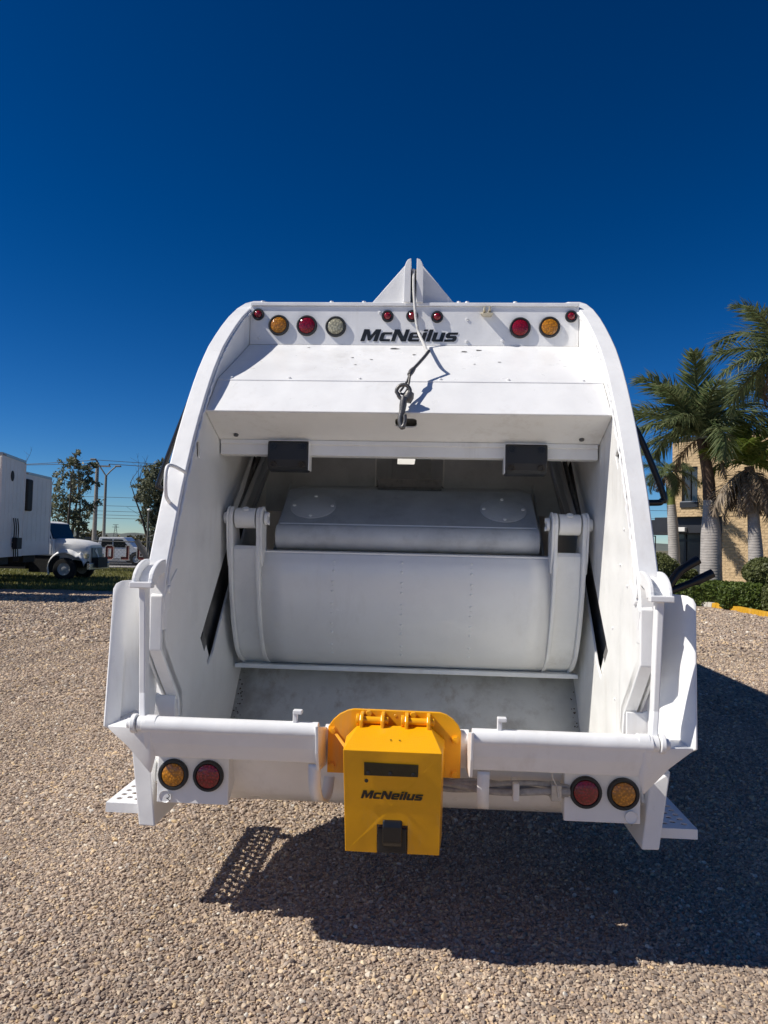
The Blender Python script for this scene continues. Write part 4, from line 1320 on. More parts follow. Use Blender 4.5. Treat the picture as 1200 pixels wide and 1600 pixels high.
MB().tube([(0, 0, 0), (0, 0, 2.98)], [0.05, 0.035], 8).build("pole", POLEM, l2, smooth=60)
MB().lathe([(0, 0.14), (0.09, 0.1), (0.1, 0.04), (0.03, 0)], (0.03, 0, 2.95), (0, 0, 1), 10).build("lamp_head", LWHT, l2, smooth=60)

WIREM = mat("power_wire", (0.02, 0.022, 0.025), 0.6)


def wire(a, b, sag, r=0.016, label="thin dark power line strung low across the sky beyond the road"):
    pts = [Vector(a).lerp(Vector(b), t) - Vector((0, 0, sag * 4 * t * (1 - t))) for t in np.linspace(0, 1, 21)]
    MB().tube(pts, r, 5).build("power_line", WIREM, None, label=label, category="power line", group="power lines over the road")


wire((-60, 48.5, 7.2), (-19.6, 48.5, 6.55), 0.7, 0.02, label="lower of two lines reaching the utility pole's crossarm from the trailers")
wire((-60, 48.6, 6.6), (-19.0, 48.5, 6.8), 0.9, 0.02, label="line reaching the top of the utility pole from behind the trailers")
wire((-18.2, 48.5, 6.55), (30, 49.5, 6.6), 0.5, 0.022, label="thicker line leaving the utility pole's crossarm towards the dense tree")
wire((-19.0, 48.5, 6.8), (30, 49.7, 6.9), 0.55, 0.018, label="thin line leaving the very top of the utility pole towards the dense tree")
for (z, s_, w_) in ((4.95, .3, 'topmost'), (4.3, .35, 'second highest'), (4.05, .55, 'middle, deepest sagging'), (3.6, .4, 'second lowest'), (3.25, .3, 'lowest')):
    wire((-60, 58, z + 0.35), (40, 62, z + 0.2), s_, 0.016, label=w_ + ' of the five faint power lines crossing low behind the twin armed lamp')
py_ = empty("power_pylon", (-262, 720, 0), 0.3, label="distant lattice power pylon standing before the hills", category="pylon")
q = MB()
for (sx, sy) in ((-1, -1), (1, -1), (1, 1), (-1, 1)):
    q.tube([(2.6 * sx, 2.6 * sy, 0), (1.0 * sx, 1.0 * sy, 9), (0.6 * sx, 0.6 * sy, 14.8)], 0.16, 4)
for k in range(7):
    z0, z1 = 2.0 * k, 2.0 * (k + 1)
    r0, r1 = 2.6 - 0.17 * z0 if z0 < 9 else 1.0, 2.6 - 0.17 * z1 if z1 < 9 else 0.8
    q.tube([(-r0, -r0, z0), (r1, -r1, z1)], 0.1, 4)
    q.tube([(r0, -r0, z0), (-r1, -r1, z1)], 0.1, 4)
q.build("lattice_mast", FENCEM, py_, fix=False)
for z, w_ in ((12.2, 3.2), (14.6, 2.6)):
    MB().tube([(-w_, 0, z), (w_, 0, z)], 0.2, 4).build("crossarm", FENCEM, py_)

# ================================================================== TREES
BARK = mat("grey_bark", (0.10, 0.085, 0.07), 0.9, var=0.3, vscale=6, bump=0.5, bscale=30)
LEAF = bpy.data.materials.new("tree_leaf")


def leafmat(m, c0, c1, trans=0.15):
    m.use_nodes = True
    t = m.node_tree
    b = t.nodes["Principled BSDF"]
    b.inputs["Roughness"].default_value = 0.55
    g_ = nd(t, "ShaderNodeNewGeometry")
    mx = nd(t, "ShaderNodeMix", data_type='RGBA')
    mx.inputs[6].default_value = (*c0, 1)
    mx.inputs[7].default_value = (*c1, 1)
    t.links.new(g_.outputs["Random Per Island"], mx.inputs[0])
    t.links.new(mx.outputs[2], b.inputs["Base Color"])
    tr = nd(t, "ShaderNodeBsdfTranslucent")
    t.links.new(mx.outputs[2], tr.inputs["Color"])
    ms = nd(t, "ShaderNodeMixShader")
    ms.inputs[0].default_value = trans
    t.links.new(b.outputs[0], ms.inputs[1])
    t.links.new(tr.outputs[0], ms.inputs[2])
    t.links.new(ms.outputs[0], t.nodes["Material Output"].inputs["Surface"])
    return m


leafmat(LEAF, (0.10, 0.115, 0.065), (0.27, 0.275, 0.18), 0.35)
BUSHL = leafmat(bpy.data.materials.new("boxwood_leaf"), (0.07, 0.09, 0.025), (0.19, 0.21, 0.08), 0.35)
HEDGEL = leafmat(bpy.data.materials.new("hedge_leaf"), (0.05, 0.085, 0.012), (0.14, 0.19, 0.035), 0.3)
SCRUB = leafmat(bpy.data.materials.new("scrub_leaf"), (0.06, 0.055, 0.02), (0.13, 0.11, 0.04))


def leaf_quads(centers, size, r, ratio=0.5):
    """numpy: one bent leaf (2 triangles) at each centre."""
    n = len(centers)
    a = r.normal(size=(n, 3))
    a /= np.linalg.norm(a, axis=1, keepdims=True)
    b = np.cross(a, r.normal(size=(n, 3)))
    b /= np.linalg.norm(b, axis=1, keepdims=True)
    s = size * r.uniform(0.6, 1.35, size=(n, 1))
    c = np.asarray(centers)
    v = np.stack([c - a * s, c + b * s * ratio, c + a * s, c - b * s * ratio], 1).reshape(-1, 3)
    return v


def quad_mesh(name, v, m, parent=None, **props):
    me = bpy.data.meshes.new(name)
    n = len(v) // 4
    me.vertices.add(len(v))
    me.vertices.foreach_set("co", v.astype(np.float32).ravel())
    me.loops.add(n * 4)
    me.loops.foreach_set("vertex_index", np.arange(n * 4, dtype=np.int32))
    me.polygons.add(n)
    me.polygons.foreach_set("loop_start", np.arange(0, n * 4, 4, dtype=np.int32))
    me.update(calc_edges=True)
    me.materials.append(m)
    o = bpy.data.objects.new(name, me)
    COL.objects.link(o)
    if parent:
        o.parent = parent
    for k, val in props.items():
        o[k] = val
    return o


def tree(x, y, height, blobs, seed, label, leaves, leaf_size, bare=5, lean=0.0, category="tree"):
    r = np.random.default_rng(seed)
    e = empty("tree", (x, y, 0), 0, label=label, category=category)
    tk = MB()
    ends = []
    nst = 3
    for k in range(nst):
        a = 2 * PI * k / nst + r.uniform(0, 1)
        p = Vector((0.1 * math.cos(a), 0.1 * math.sin(a), 0))
        pts = [p.copy()]
        d = Vector((0.22 * math.cos(a) + lean, 0.22 * math.sin(a), 1)).normalized()
        L = height * r.uniform(0.75, 0.95)
        for i in range(9):
            d = (d + Vector((r.normal() * .07, r.normal() * .07, 0.02))).normalized()
            p = p + d * L / 9
            pts.append(p.copy())
        rad = [0.11 * (1 - i / 10.5) for i in range(10)]
        tk.tube(pts, rad, 7)
        ends += pts[3:]
    for (bx, by, bz, br) in blobs:
        c = Vector((bx, by, bz))
        near = min(ends, key=lambda q_: (q_ - c).length + (0.8 if q_.z > bz else 0))
        mid = near.lerp(c, 0.5) + Vector((0, 0, -0.1))
        tk.tube([near, mid, c], [0.045, 0.03, 0.012], 5)
        for q_ in range(4):
            t_ = c + Vector(r.normal(size=3)) * br * 0.6
            tk.tube([c, t_], [0.012, 0.005], 4)
    for k in range(bare):
        base = ends[int(r.integers(len(ends) // 2, len(ends)))]
        d = Vector((r.normal() * .35, r.normal() * .3, 1)).normalized()
        p = base.copy()
        pts = [p.copy()]
        L = r.uniform(0.9, 1.8)
        for i in range(6):
            d = (d + Vector((r.normal() * .12, r.normal() * .1, 0.05))).normalized()
            p = p + d * L / 6
            pts.append(p.copy())
            if i in (2, 3, 4):
                t_ = p + Vector((r.normal() * .3, r.normal() * .2, 0.3))
                tk.tube([p, t_], [0.008, 0.003], 4)
        tk.tube(pts, [0.02, 0.017, 0.014, 0.011, 0.009, 0.006, 0.003], 5)
    tk.build("trunk", BARK, e, smooth=60)
    cs = []
    vol = sum(b[3] ** 2 for b in blobs)
    for (bx, by, bz, br) in blobs:
        n = int(leaves * br ** 2 / vol)
        nc = max(3, n // 26)
        cc = r.normal(size=(nc, 3))
        cc = cc / np.linalg.norm(cc, axis=1, keepdims=True) * (r.uniform(0.25, 1.0, size=(nc, 1)) ** 0.6) * br * np.array([1, 1, 0.85])
        for q_ in cc:
            cs.append(np.array([bx, by, bz]) + q_ + r.normal(size=(26, 3)) * br * 0.13)
    quad_mesh("crown", leaf_quads(np.concatenate(cs), leaf_size, r), LEAF, e)
    return e


tree(-15.5, 36.5, 5.6, [(-0.2, 0, 5.3, .55), (0.55, 0, 5.0, .5), (-.5, .2, 4.5, .55), (.35, -.2, 4.2, .6), (.9, .2, 4.4, .4), (-.3, -.3, 3.6, .6), (.55, .3, 3.4, .65), (-.75, 0, 3.0, .6),
                        (.25, 0, 2.7, .6), (.8, -.2, 2.6, .45), (-.4, .2, 2.2, .55), (.1, 0, 5.7, .35), (-1.0, .1, 3.8, .35), (1.0, 0, 5.2, .35), (.5, .2, 2.0, .4)], 3,
     "sparse grey green tree with bare twigs on top, behind the truck cab", 4300, 0.085, 9)
tree(-12.6, 40.5, 5.6, [(-.3, 0, 5.4, .55), (.4, 0, 5.6, .55), (0, 0, 4.9, .8), (-.75, .1, 4.6, .55), (.75, 0, 4.7, .7), (-.3, -.3, 4.1, .75), (.6, .2, 3.9, .75), (-.9, 0, 4.0, .4), (0, 0, 3.3, .75), (.7, 0, 3.0, .7),
                        (-.4, .1, 2.7, .55), (.3, 0, 2.3, .6), (.9, 0, 2.2, .5), (.2, 0, 1.7, .45), (1.3, 0, 4.2, .6), (1.3, 0, 3.0, .6)], 9,
     "dense dark green tree beside the refuse truck's left edge", 12000, 0.085, 8)
tree(-20.5, 43, 5.8, [(.2, 0, 4.2, .6), (-.4, 0, 3.8, .7), (.6, 0, 3.4, .6), (-.8, 0, 3.0, .7), (.1, 0, 2.8, .7)], 15,
     "mostly bare tree whose twigs rise behind the white trailers", 1500, 0.08, 10, lean=0.05)

# low scrub line beyond the road, one mass
r_ = np.random.default_rng(21)
pts = []
for k in range(150):
    cx, cy = r_.uniform(-75, 25), r_.uniform(68, 110)
    hh = r_.uniform(0.5, 1.5) * (cy / 80)
    pts.append(np.array([cx, cy, hh * 0.5]) + r_.normal(size=(110, 3)) * np.array([hh * 1.0, hh * 0.6, hh * 0.33]))
pts = np.concatenate(pts)
pts = pts[pts[:, 2] > 0.02]
quad_mesh("scrub", leaf_quads(pts, 0.28, r_, 0.7), SCRUB, None, kind="stuff")
for (x, y, rr_, sd) in ((-27.6, 70, 1.5, 31), (-24.3, 72, 1.2, 32), (-21.8, 69, 1.3, 33)):
    r2 = np.random.default_rng(sd)
    e = empty("roundish_bush", (x, y, 0), 0, label={31: "brownish bush beyond the road, just right of the sparse tree", 32: "olive bush beyond the road between the two tall poles", 33: "olive brown bush beyond the road beside the twin armed lamp"}[sd], category="bush", group="bushes beyond the road")
    MB().tube([(0, 0, 0), (0.05, 0, rr_)], [0.08, 0.03], 6).build("stem", BARK, e)
    d = r2.normal(size=(900, 3))
    d = d / np.linalg.norm(d, axis=1, keepdims=True) * r2.uniform(0.5, 1, size=(900, 1)) * rr_ * np.array([1.1, .8, .85]) + np.array([0, 0, rr_ * 0.85])
    quad_mesh("crown", leaf_quads(d, 0.16, r2, 0.6), SCRUB, e)

# ================================================================== BUILDING ON THE RIGHT
def brick_mat():
    m = bpy.data.materials.new("tan_split_brick")
    m.use_nodes = True
    t = m.node_tree
    b = t.nodes["Principled BSDF"]
    b.inputs["Roughness"].default_value = 0.9
    tc = nd(t, "ShaderNodeTexCoord")
    mp = nd(t, "ShaderNodeMapping")
    mp.inputs["Rotation"].default_value = (PI / 2, 0, 0)
    t.links.new(tc.outputs["Object"], mp.inputs[0])
    br = nd(t, "ShaderNodeTexBrick")
    br.inputs["Scale"].default_value = 1.0
    br.inputs["Brick Width"].default_value = 0.38
    br.inputs["Row Height"].default_value = 0.11
    br.inputs["Mortar Size"].default_value = 0.012
    br.inputs["Color1"].default_value = (0.68, 0.45, 0.22, 1)
    br.inputs["Color2"].default_value = (0.61, 0.395, 0.185, 1)
    br.inputs["Mortar"].default_value = (0.53, 0.345, 0.165, 1)
    t.links.new(mp.outputs[0], br.inputs["Vector"])
    n = nd(t, "ShaderNodeTexNoise", Scale=9.0, Detail=6.0)
    t.links.new(tc.outputs["Object"], n.inputs["Vector"])
    mx = nd(t, "ShaderNodeMix", data_type='RGBA', blend_type='MULTIPLY')
    mx.inputs[0].default_value = 0.6
    t.links.new(br.outputs["Color"], mx.inputs[6])
    t.links.new(n.outputs["Fac"], mx.inputs[7])
    g_ = nd(t, "ShaderNodeGamma")
    g_.inputs[1].default_value = 0.75
    t.links.new(mx.outputs[2], g_.inputs[0])
    t.links.new(g_.outputs[0], b.inputs["Base Color"])
    add = nd(t, "ShaderNodeMath", operation='SUBTRACT')
    t.links.new(n.outputs["Fac"], add.inputs[0])
    t.links.new(br.outputs["Fac"], add.inputs[1])
    bp = nd(t, "ShaderNodeBump", Strength=1.0, Distance=0.05)
    t.links.new(add.outputs[0], bp.inputs["Height"])
    t.links.new(bp.outputs[0], b.inputs["Normal"])
    return m


BRICK = brick_mat()
FASC = mat("dark_fascia", (0.018, 0.02, 0.026), 0.5, var=0.2)
FRAME = mat("dark_window_frame", (0.02, 0.021, 0.024), 0.4)
GLASSB = mat("blinded_glass", (0.045, 0.05, 0.055), 0.12, spec=0.6)
SHADEW = mat("shaded_tan", (0.25, 0.19, 0.12), 0.8)  # darker tan, shade under the roof edge put into the colour
# local frame: x runs along the facade (towards the viewer's right and nearer), y into the building
BA = -math.radians(52)
bd = empty("office_building", (12.15, 31.0, 0), BA, label="tan brick office building with dark fascias behind the palms", category="building")
# upper storey facade with a window opening
Wn = (0.42, 3.72, 1.12, 5.18)
up = MB().py([(0, 3.12), (7.5, 3.12), (7.5, 6.3), (0, 6.3)], 0, 0.3, [[(Wn[0], Wn[1]), (Wn[2], Wn[1]), (Wn[2], Wn[3]), (Wn[0], Wn[3])]])
up.box((0, 0.3, 3.12), (0.3, 9, 6.3))
up.build("upper_wall", BRICK, bd)
wn_ = MB()
a0, z0, a1, z1 = Wn
for (p, q) in (((a0, z0), (a0 + .05, z1)), ((a1 - .05, z0), (a1, z1)), ((a0 + .05, z0), (a1 - .05, z0 + .06)), ((a0 + .05, z1 - .08), (a1 - .05, z1)), (((a0 + a1) / 2 - .03, z0 + .06), ((a0 + a1) / 2 + .03, z1 - .08))):
    wn_.box((p[0], 0.06, p[1]), (q[0], 0.14, q[1]))
wo = wn_.build("window", FRAME, bd)
MB().box((a0 + .04, 0.11, z0 + .05), (a1 - .04, 0.125, z1 - .07)).build("pane", GLASSB, wo)
MB().box((a0 - 0.04, -0.07, z0 - 0.23), (a1 + 0.04, 0.05, z0 - 0.002)).build("sill", FASC, wo)
MB().box((a0 - 0.02, -0.05, z0), (a1 + 0.02, 0.06, z0 + 0.03)).build("sill_rail", TRIM, wo)
# pillar below, dark glazing set back
MB().box((2.15, 0.02, 0), (4.3, 0.6, 3.118)).build("pillar", BRICK, bd)
MB().box((-1.0, 0.3, 2.45), (2.148, 3.0, 3.115)).build("canopy", FASC, bd, bevel=0.01)
MB().box((-3.5, 2.2, 2.40), (-1.0, 2.6, 3.1)).build("canopy", FASC, bd, bevel=0.01)
gz = MB()
gz.box((-1.0, 1.5, 0), (2.85, 1.6, 2.449))
gz.box((4.302, 0.5, 0), (12, 0.598, 3.117))
gz.build("glazing", GLASSB, bd)
for x in np.arange(-1.0, 2.86, 0.77):
    MB().box((x - 0.04, 1.44, 0), (x + 0.04, 1.498, 2.448)).build("mullion", FRAME, bd)
for x in np.arange(4.55, 12, 1.1):
    MB().box((x - 0.04, 0.44, 0), (x + 0.04, 0.498, 3.117)).build("mullion", FRAME, bd)
MB().box((-1.0, 1.45, 2.1), (2.85, 1.497, 2.2)).build("transom", FRAME, bd)
MB().box((0.1, 0.12, 2.5), (0.5, 0.298, 2.68)).build("wall_lamp", LWHT, bd, bevel=0.02)
# roof edge and side wing coming towards the right
MB().box((-0.05, -0.06, 6.3), (5.4, 9, 6.42)).build("roof", FASC, bd)
MB().box((4.9, -1.6, 5.95), (14, 6, 6.28)).build("roof_fascia", FASC, bd, bevel=0.01)
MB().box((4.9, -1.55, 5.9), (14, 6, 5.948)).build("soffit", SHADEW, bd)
MB().box((7.5, -0.2, 3.12), (14, 0.3, 5.9)).build("side_wall", BRICK, bd)
MB().box((7.6, -0.32, 3.5), (13.8, -0.202, 4.3)).build("window_band", GLASSB, bd)
MB().box((7.5, -0.4, 3.35), (14, -0.2, 3.5)).build("window_sill", FASC, bd)
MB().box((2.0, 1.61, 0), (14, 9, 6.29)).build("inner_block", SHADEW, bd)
# gate with white wall behind, glimpsed left of the first palm
ge = empty("metal_gate", (11.2, 36.0, 0), 0.0, label="thin barred metal gate left of the slim palm trunk", category="gate")
for x in np.arange(0, 2.2, 0.3):
    MB().box((x - 0.02, -0.02, 0), (x + 0.02, 0.02, 2.4)).build("bar", FRAME, ge)
for z in (0.1, 0.9, 1.6, 2.36):
    MB().box((-0.02, -0.03, z), (2.1, 0.025, z + 0.05)).build("rail", FRAME, ge)
wl_ = MB().box((9.0, 41, 0), (14.5, 41.3, 1.9)).build("boundary_wall", LWHT, None, label="low white wall behind the barred gate", category="wall")

# ================================================================== PALMS
TRUNKP = mat("palm_trunk", (0.40, 0.37, 0.34), 0.85, var=0.2, vscale=4)
_t = TRUNKP.node_tree
_b = _t.nodes["Principled BSDF"]
_tc = nd(_t, "ShaderNodeTexCoord")
_wv = nd(_t, "ShaderNodeTexWave", Scale=3.6, Distortion=3.0)
_wv.bands_direction = 'Z'
_wv.inputs["Detail"].default_value = 3
_t.links.new(_tc.outputs["Object"], _wv.inputs["Vector"])
_bp = nd(_t, "ShaderNodeBump", Strength=0.28, Distance=0.02)
_t.links.new(_wv.outputs["Fac"], _bp.inputs["Height"])
_t.links.new(_bp.outputs[0], _b.inputs["Normal"])
SHAFTB = mat("old_leaf_sheath", (0.11, 0.07, 0.045), 0.9, var=0.4, vscale=8, bump=0.7, bscale=20, bdist=0.03)
SHAFTG = mat("green_crownshaft", (0.16, 0.19, 0.04), 0.5, var=0.2)
FRONDG = leafmat(bpy.data.materials.new("palm_leaflet"), (0.085, 0.13, 0.055), (0.26, 0.29, 0.14), 0.45)
FRONDY = leafmat(bpy.data.materials.new("palm_leaflet_bright"), (0.10, 0.16, 0.02), (0.28, 0.33, 0.08), 0.4)
FRONDD = leafmat(bpy.data.materials.new("dead_palm_leaflet"), (0.16, 0.115, 0.075), (0.34, 0.27, 0.19), 0.2)


def frond_mesh(name, L, droop, seed, m, n=54, leaf=0.55, width=0.024):
    """Arching stalk along +x that droops towards -z, with leaflets on both sides."""
    r = np.random.default_rng(seed)
    mb_ = MB()
    sp_ = []
    ang = 0.0
    p = np.array([0.0, 0.0, 0.0])
    N = 16
    for i in range(N + 1):
        sp_.append(p.copy())
        ang = -droop * (i / N) ** 1.3
        p = p + np.array([math.cos(ang), 0, math.sin(ang)]) * L / N
    mb_.tube([tuple(q) for q in sp_], [0.022 * (1 - 0.85 * i / N) for i in range(N + 1)], 5)
    for k in range(n):
        u = 0.10 + 0.9 * (k + r.uniform(0, .6)) / n
        i = min(int(u * N), N - 1)
        f = u * N - i
        base = sp_[i] * (1 - f) + sp_[i + 1] * f
        a = -droop * u ** 1.3
        tdir = np.array([math.cos(a), 0, math.sin(a)])
        ndir = np.array([-math.sin(a), 0, math.cos(a)])
        ll = leaf * (math.sin(PI * min(1, 0.18 + 0.80 * u)) ** 0.6) * r.uniform(0.8, 1.15)
        for sd in (-1, 1):
            el = r.uniform(-0.55, 0.55)
            d = tdir * (0.62 + 0.35 * u) + np.array([0, sd, 0]) * (0.85 - 0.25 * u) + ndir * el
            d /= np.linalg.norm(d)
            sidev = np.cross(d, ndir + 0.3 * np.array([0, sd, 0]))
            sidev /= np.linalg.norm(sidev)
            m1 = base + d * ll * 0.5
            tip_ = base + d * ll + np.array([0, 0, -0.22 * ll * r.uniform(0.5, 1.6)])
            w_ = width * r.uniform(0.8, 1.2)
            mb_.add([base - sidev * w_ * .6, base + sidev * w_ * .6, m1 + sidev * w_, m1 - sidev * w_, tip_], [(0, 1, 2, 3), (3, 2, 4)])
    me = bpy.data.meshes.new(name)
    me.from_pydata([tuple(map(float, q)) for q in mb_.v], [], mb_.f)
    me.materials.append(m)
    return me


FR = [frond_mesh("frond", 1.0, d_, 40 + i, FRONDG, n=70, leaf=0.30, width=0.0095) for i, d_ in enumerate((0.9, 1.3, 1.7, 1.1))]
FRY = [frond_mesh("frond", 1.0, d_, 50 + i, FRONDY, leaf=0.34, width=0.014) for i, d_ in enumerate((0.9, 1.4))]
FRD = [frond_mesh("dead_frond", 1.0, d_, 60 + i, FRONDD, n=64, leaf=0.30, width=0.010) for i, d_ in enumerate((0.9, 1.2, 0.6))]


def palm(x, y, trunk, shaft, crown, L, label, nf, nd_, meshes, seed, shaft_m, dead_len=1.0, lo=-35, hi=75):
    r = random.Random(seed)
    e = empty("palm_tree", (x, y, 0), 0, label=label, category="palm tree", group="palms in front of the building")
    MB().tube(spline([(q[0], q[1], q[2]) for q in trunk], 5), list(np.interp(np.linspace(0, len(trunk) - 1, (len(trunk) - 1) * 5 + 1), range(len(trunk)), [q[3] for q in trunk])), 18).build("trunk", TRUNKP, e, smooth=60)
    MB().tube(spline([(q[0], q[1], q[2]) for q in shaft], 4), list(np.interp(np.linspace(0, len(shaft) - 1, (len(shaft) - 1) * 4 + 1), range(len(shaft)), [q[3] for q in shaft])), 12).build("crownshaft", shaft_m, e, smooth=60)
    for k in range(nf):
        az = 2 * PI * (k * 0.381966) + r.uniform(-.2, .2)
        el = math.radians(lo + (hi - lo) * (k + r.random()) / nf)
        o = bpy.data.objects.new("frond", meshes[k % len(meshes)])
        COL.objects.link(o)
        o.parent = e
        o.location = crown
        sc_ = L * r.uniform(0.85, 1.12)
        o.scale = (sc_, sc_, sc_)
        o.rotation_euler = Euler((r.uniform(-.5, .5), -el, az), 'XYZ')
    for k in range(nd_):
        az = 2 * PI * (k * 0.381966) + r.uniform(-.3, .3)
        el = math.radians(r.uniform(-60, -20))
        o = bpy.data.objects.new("dead_frond", FRD[k % 3])
        COL.objects.link(o)
        o.parent = e
        o.location = (crown[0], crown[1], crown[2] - 0.12)
        sc_ = L * dead_len * r.uniform(0.7, 1.0)
        o.scale = (sc_, sc_, sc_)
        o.rotation_euler = Euler((r.uniform(-.4, .4), -el, az), 'XYZ')
    return e


palm(10.5, 23.6, [(0, 0, 0, .36), (0, 0, 0.5, .34), (0, 0, 1.3, .325), (0, 0, 2.2, .31), (-.03, 0, 3.0, .22), (-.05, 0, 3.4, .19)],
     [(-.05, 0, 3.35, .20), (-.09, 0, 4.0, .19), (-.2, 0, 4.7, .17), (-.35, 0, 5.3, .13)], (-.38, 0, 5.45), 2.75,
     "stout grey trunked palm with a big dark crown and brown sheath", 23, 2, FR, 2, SHAFTB, 0.6, lo=2, hi=85)
palm(11.45, 29.0, [(0, 0, 0, .24), (0.0, 0, 1.5, .22), (-.05, 0, 2.6, .20), (-.12, 0, 3.5, .17)],
     [(-.12, 0, 3.45, .165), (-.16, 0, 4.0, .16), (-.25, 0, 4.75, .10)], (-.27, 0, 4.85), 1.4,
     "slim palm with a pale trunk and yellowish green crownshaft", 13, 8, FR, 5, SHAFTG, 0.9, lo=-35, hi=50)
palm(11.72, 23.1, [(0, 0, 0, .23), (-.03, 0, 1.5, .22), (-.10, 0, 2.6, .18), (-.12, 0, 3.2, .17)],
     [(-.12, 0, 3.1, .17), (-.18, 0, 3.8, .18), (-.25, 0, 4.4, .14)], (-.25, 0, 4.45), 1.75,
     "shorter palm with bright green fronds above a skirt of dry ones", 13, 15, FRY, 8, SHAFTB, 1.15, lo=10, hi=80)
palm(10.95, 20.0, [(0, 0, 0, .3), (0, 0, 3.0, .26), (0, 0, 5.2, .2)], [(0, 0, 5.1, .2), (-.05, 0, 6.2, .17), (-.12, 0, 7.0, .12)], (-.15, 0, 7.1), 2.3,
     "tallest palm, its crown reaching in over the roof from the side", 18, 4, FR, 12, SHAFTB, 0.8, lo=-30, hi=80)


# ================================================================== CLIPPED SHRUBS AND PAINTED KERB
def clipped(name, x, y, rx, ry, z0, z1, seed, label, m, n, square=2.6, cat="bush", group=None, rot=0.0):
    r = np.random.default_rng(seed)
    e = empty(name, (x, y, 0), rot, label=label, category=cat)
    if group:
        e["group"] = group
    zc, rz = (z0 + z1) / 2, (z1 - z0) / 2
    MB().tube([(0, 0, 0), (0, 0, zc)], [0.07, 0.04], 6).build("stem", BARK, e)
    d = r.normal(size=(n, 3))
    nn = (np.abs(d) ** square).sum(1, keepdims=True) ** (1 / square)
    d = d / nn
    lump = 1 + 0.05 * np.sin(d[:, :1] * 7 + seed) * np.cos(d[:, 1:2] * 6 + d[:, 2:] * 5)
    rad = 1 - np.abs(r.normal(size=(n, 1))) * 0.07
    p = d * lump * rad * np.array([rx, ry, rz]) + np.array([0, 0, zc])
    p = p[p[:, 2] > 0.02]
    quad_mesh("foliage", leaf_quads(p, 0.045, r, 0.6), m, e)
    core = bpy.data.meshes.new("inner_foliage")
    bm_ = bmesh.new()
    bmesh.ops.create_icosphere(bm_, subdivisions=3, radius=1)
    for v_ in bm_.verts:
        q_ = np.array(v_.co)
        q_ = q_ / ((np.abs(q_) ** square).sum() ** (1 / square)) * 0.9
        v_.co = (q_[0] * rx, q_[1] * ry, max(0.01, q_[2] * rz + zc))
    bm_.to_mesh(core)
    bm_.free()
    core.materials.append(m)
    o = bpy.data.objects.new("inner_foliage", core)
    COL.objects.link(o)
    o.parent = e
    return e


clipped("round_bush", 8.85, 24.6, 0.95, 0.8, 0.35, 1.62, 71, "broad rounded bush right beside the refuse truck", BUSHL, 5200)
clipped("round_bush", 9.95, 25.2, 0.8, 0.6, 0.2, 1.20, 72, "lower rounded bush left of the stout palm trunk", BUSHL, 4200)
clipped("round_bush", 11.45, 21.75, 0.72, 0.68, 0.66, 1.55, 73, "rounded bush trimmed like a ball on the right, above the low hedge", BUSHL, 5200)
clipped("low_hedge", 9.9, 23.1, 1.25, 0.42, 0.0, 0.78, 74, "low flat clipped hedge behind the first yellow kerb stretch", HEDGEL, 6000, 6, "hedge", rot=-0.35)
clipped("low_hedge", 10.55, 21.6, 0.62, 0.55, 0.0, 0.80, 75, "cubic clipped hedge in front of the brick pillar", HEDGEL, 5200, 5, "hedge", rot=-0.5)
clipped("low_hedge", 11.25, 20.5, 0.55, 0.62, 0.0, 0.83, 76, "clipped hedge under the ball shaped bush", BUSHL, 5200, 4, "hedge")
KY = mat("yellow_kerb_paint", (0.62, 0.33, 0.012), 0.7, var=0.2, vscale=5, dirt=0.5, dirtcol=(0.35, 0.3, 0.2), dscale=5)
KW = mat("pale_kerb_concrete", (0.52, 0.49, 0.43), 0.8, var=0.15, vscale=5)
ke = empty("painted_kerb", (0, 0, 0), 0, label="kerb painted yellow with bare pale stretches in front of the hedges", category="kerb")
kp = spline([(8.7, 23.7, 0), (9.45, 23.3, 0), (10.0, 22.4, 0), (10.1, 21.2, 0), (10.05, 20.1, 0), (10.15, 19.0, 0), (10.9, 18.0, 0), (12.5, 17.2, 0)], 6)
for i in range(len(kp) - 1):
    a, b_ = kp[i], kp[i + 1]
    d = (b_ - a)
    L_ = d.length
    d.normalize()
    nrm = Vector((-d.y, d.x, 0))
    g0 = 0.006
    q = MB()
    pr = [(-0.02, 0), (0.0, 0.14), (0.14, 0.15), (0.16, 0)]
    q.prism(pr, lambda u, z, a=a, nrm=nrm, d=d: tuple(a + nrm * u + d * g0 + Vector((0, 0, z))), lambda u, z, b_=b_, nrm=nrm, d=d: tuple(b_ + nrm * u - d * g0 + Vector((0, 0, z))))
    q.build("kerb_block", KW if 8 <= i <= 11 else KY, ke, bevel=0.012)
MB().add([(9.9, 24.2, 0.02), (10.15, 22.4, 0.02), (10.3, 21.2, 0.02), (10.25, 20.1, 0.02), (10.3, 19.1, 0.02), (11, 18.2, 0.02), (12.6, 17.4, 0.02), (20, 17, 0.02), (20, 28, 0.02), (8, 28, 0.02), (8, 24.4, 0.02)], [tuple(range(11))]).build("planting_bed", SOIL, None, kind="structure")

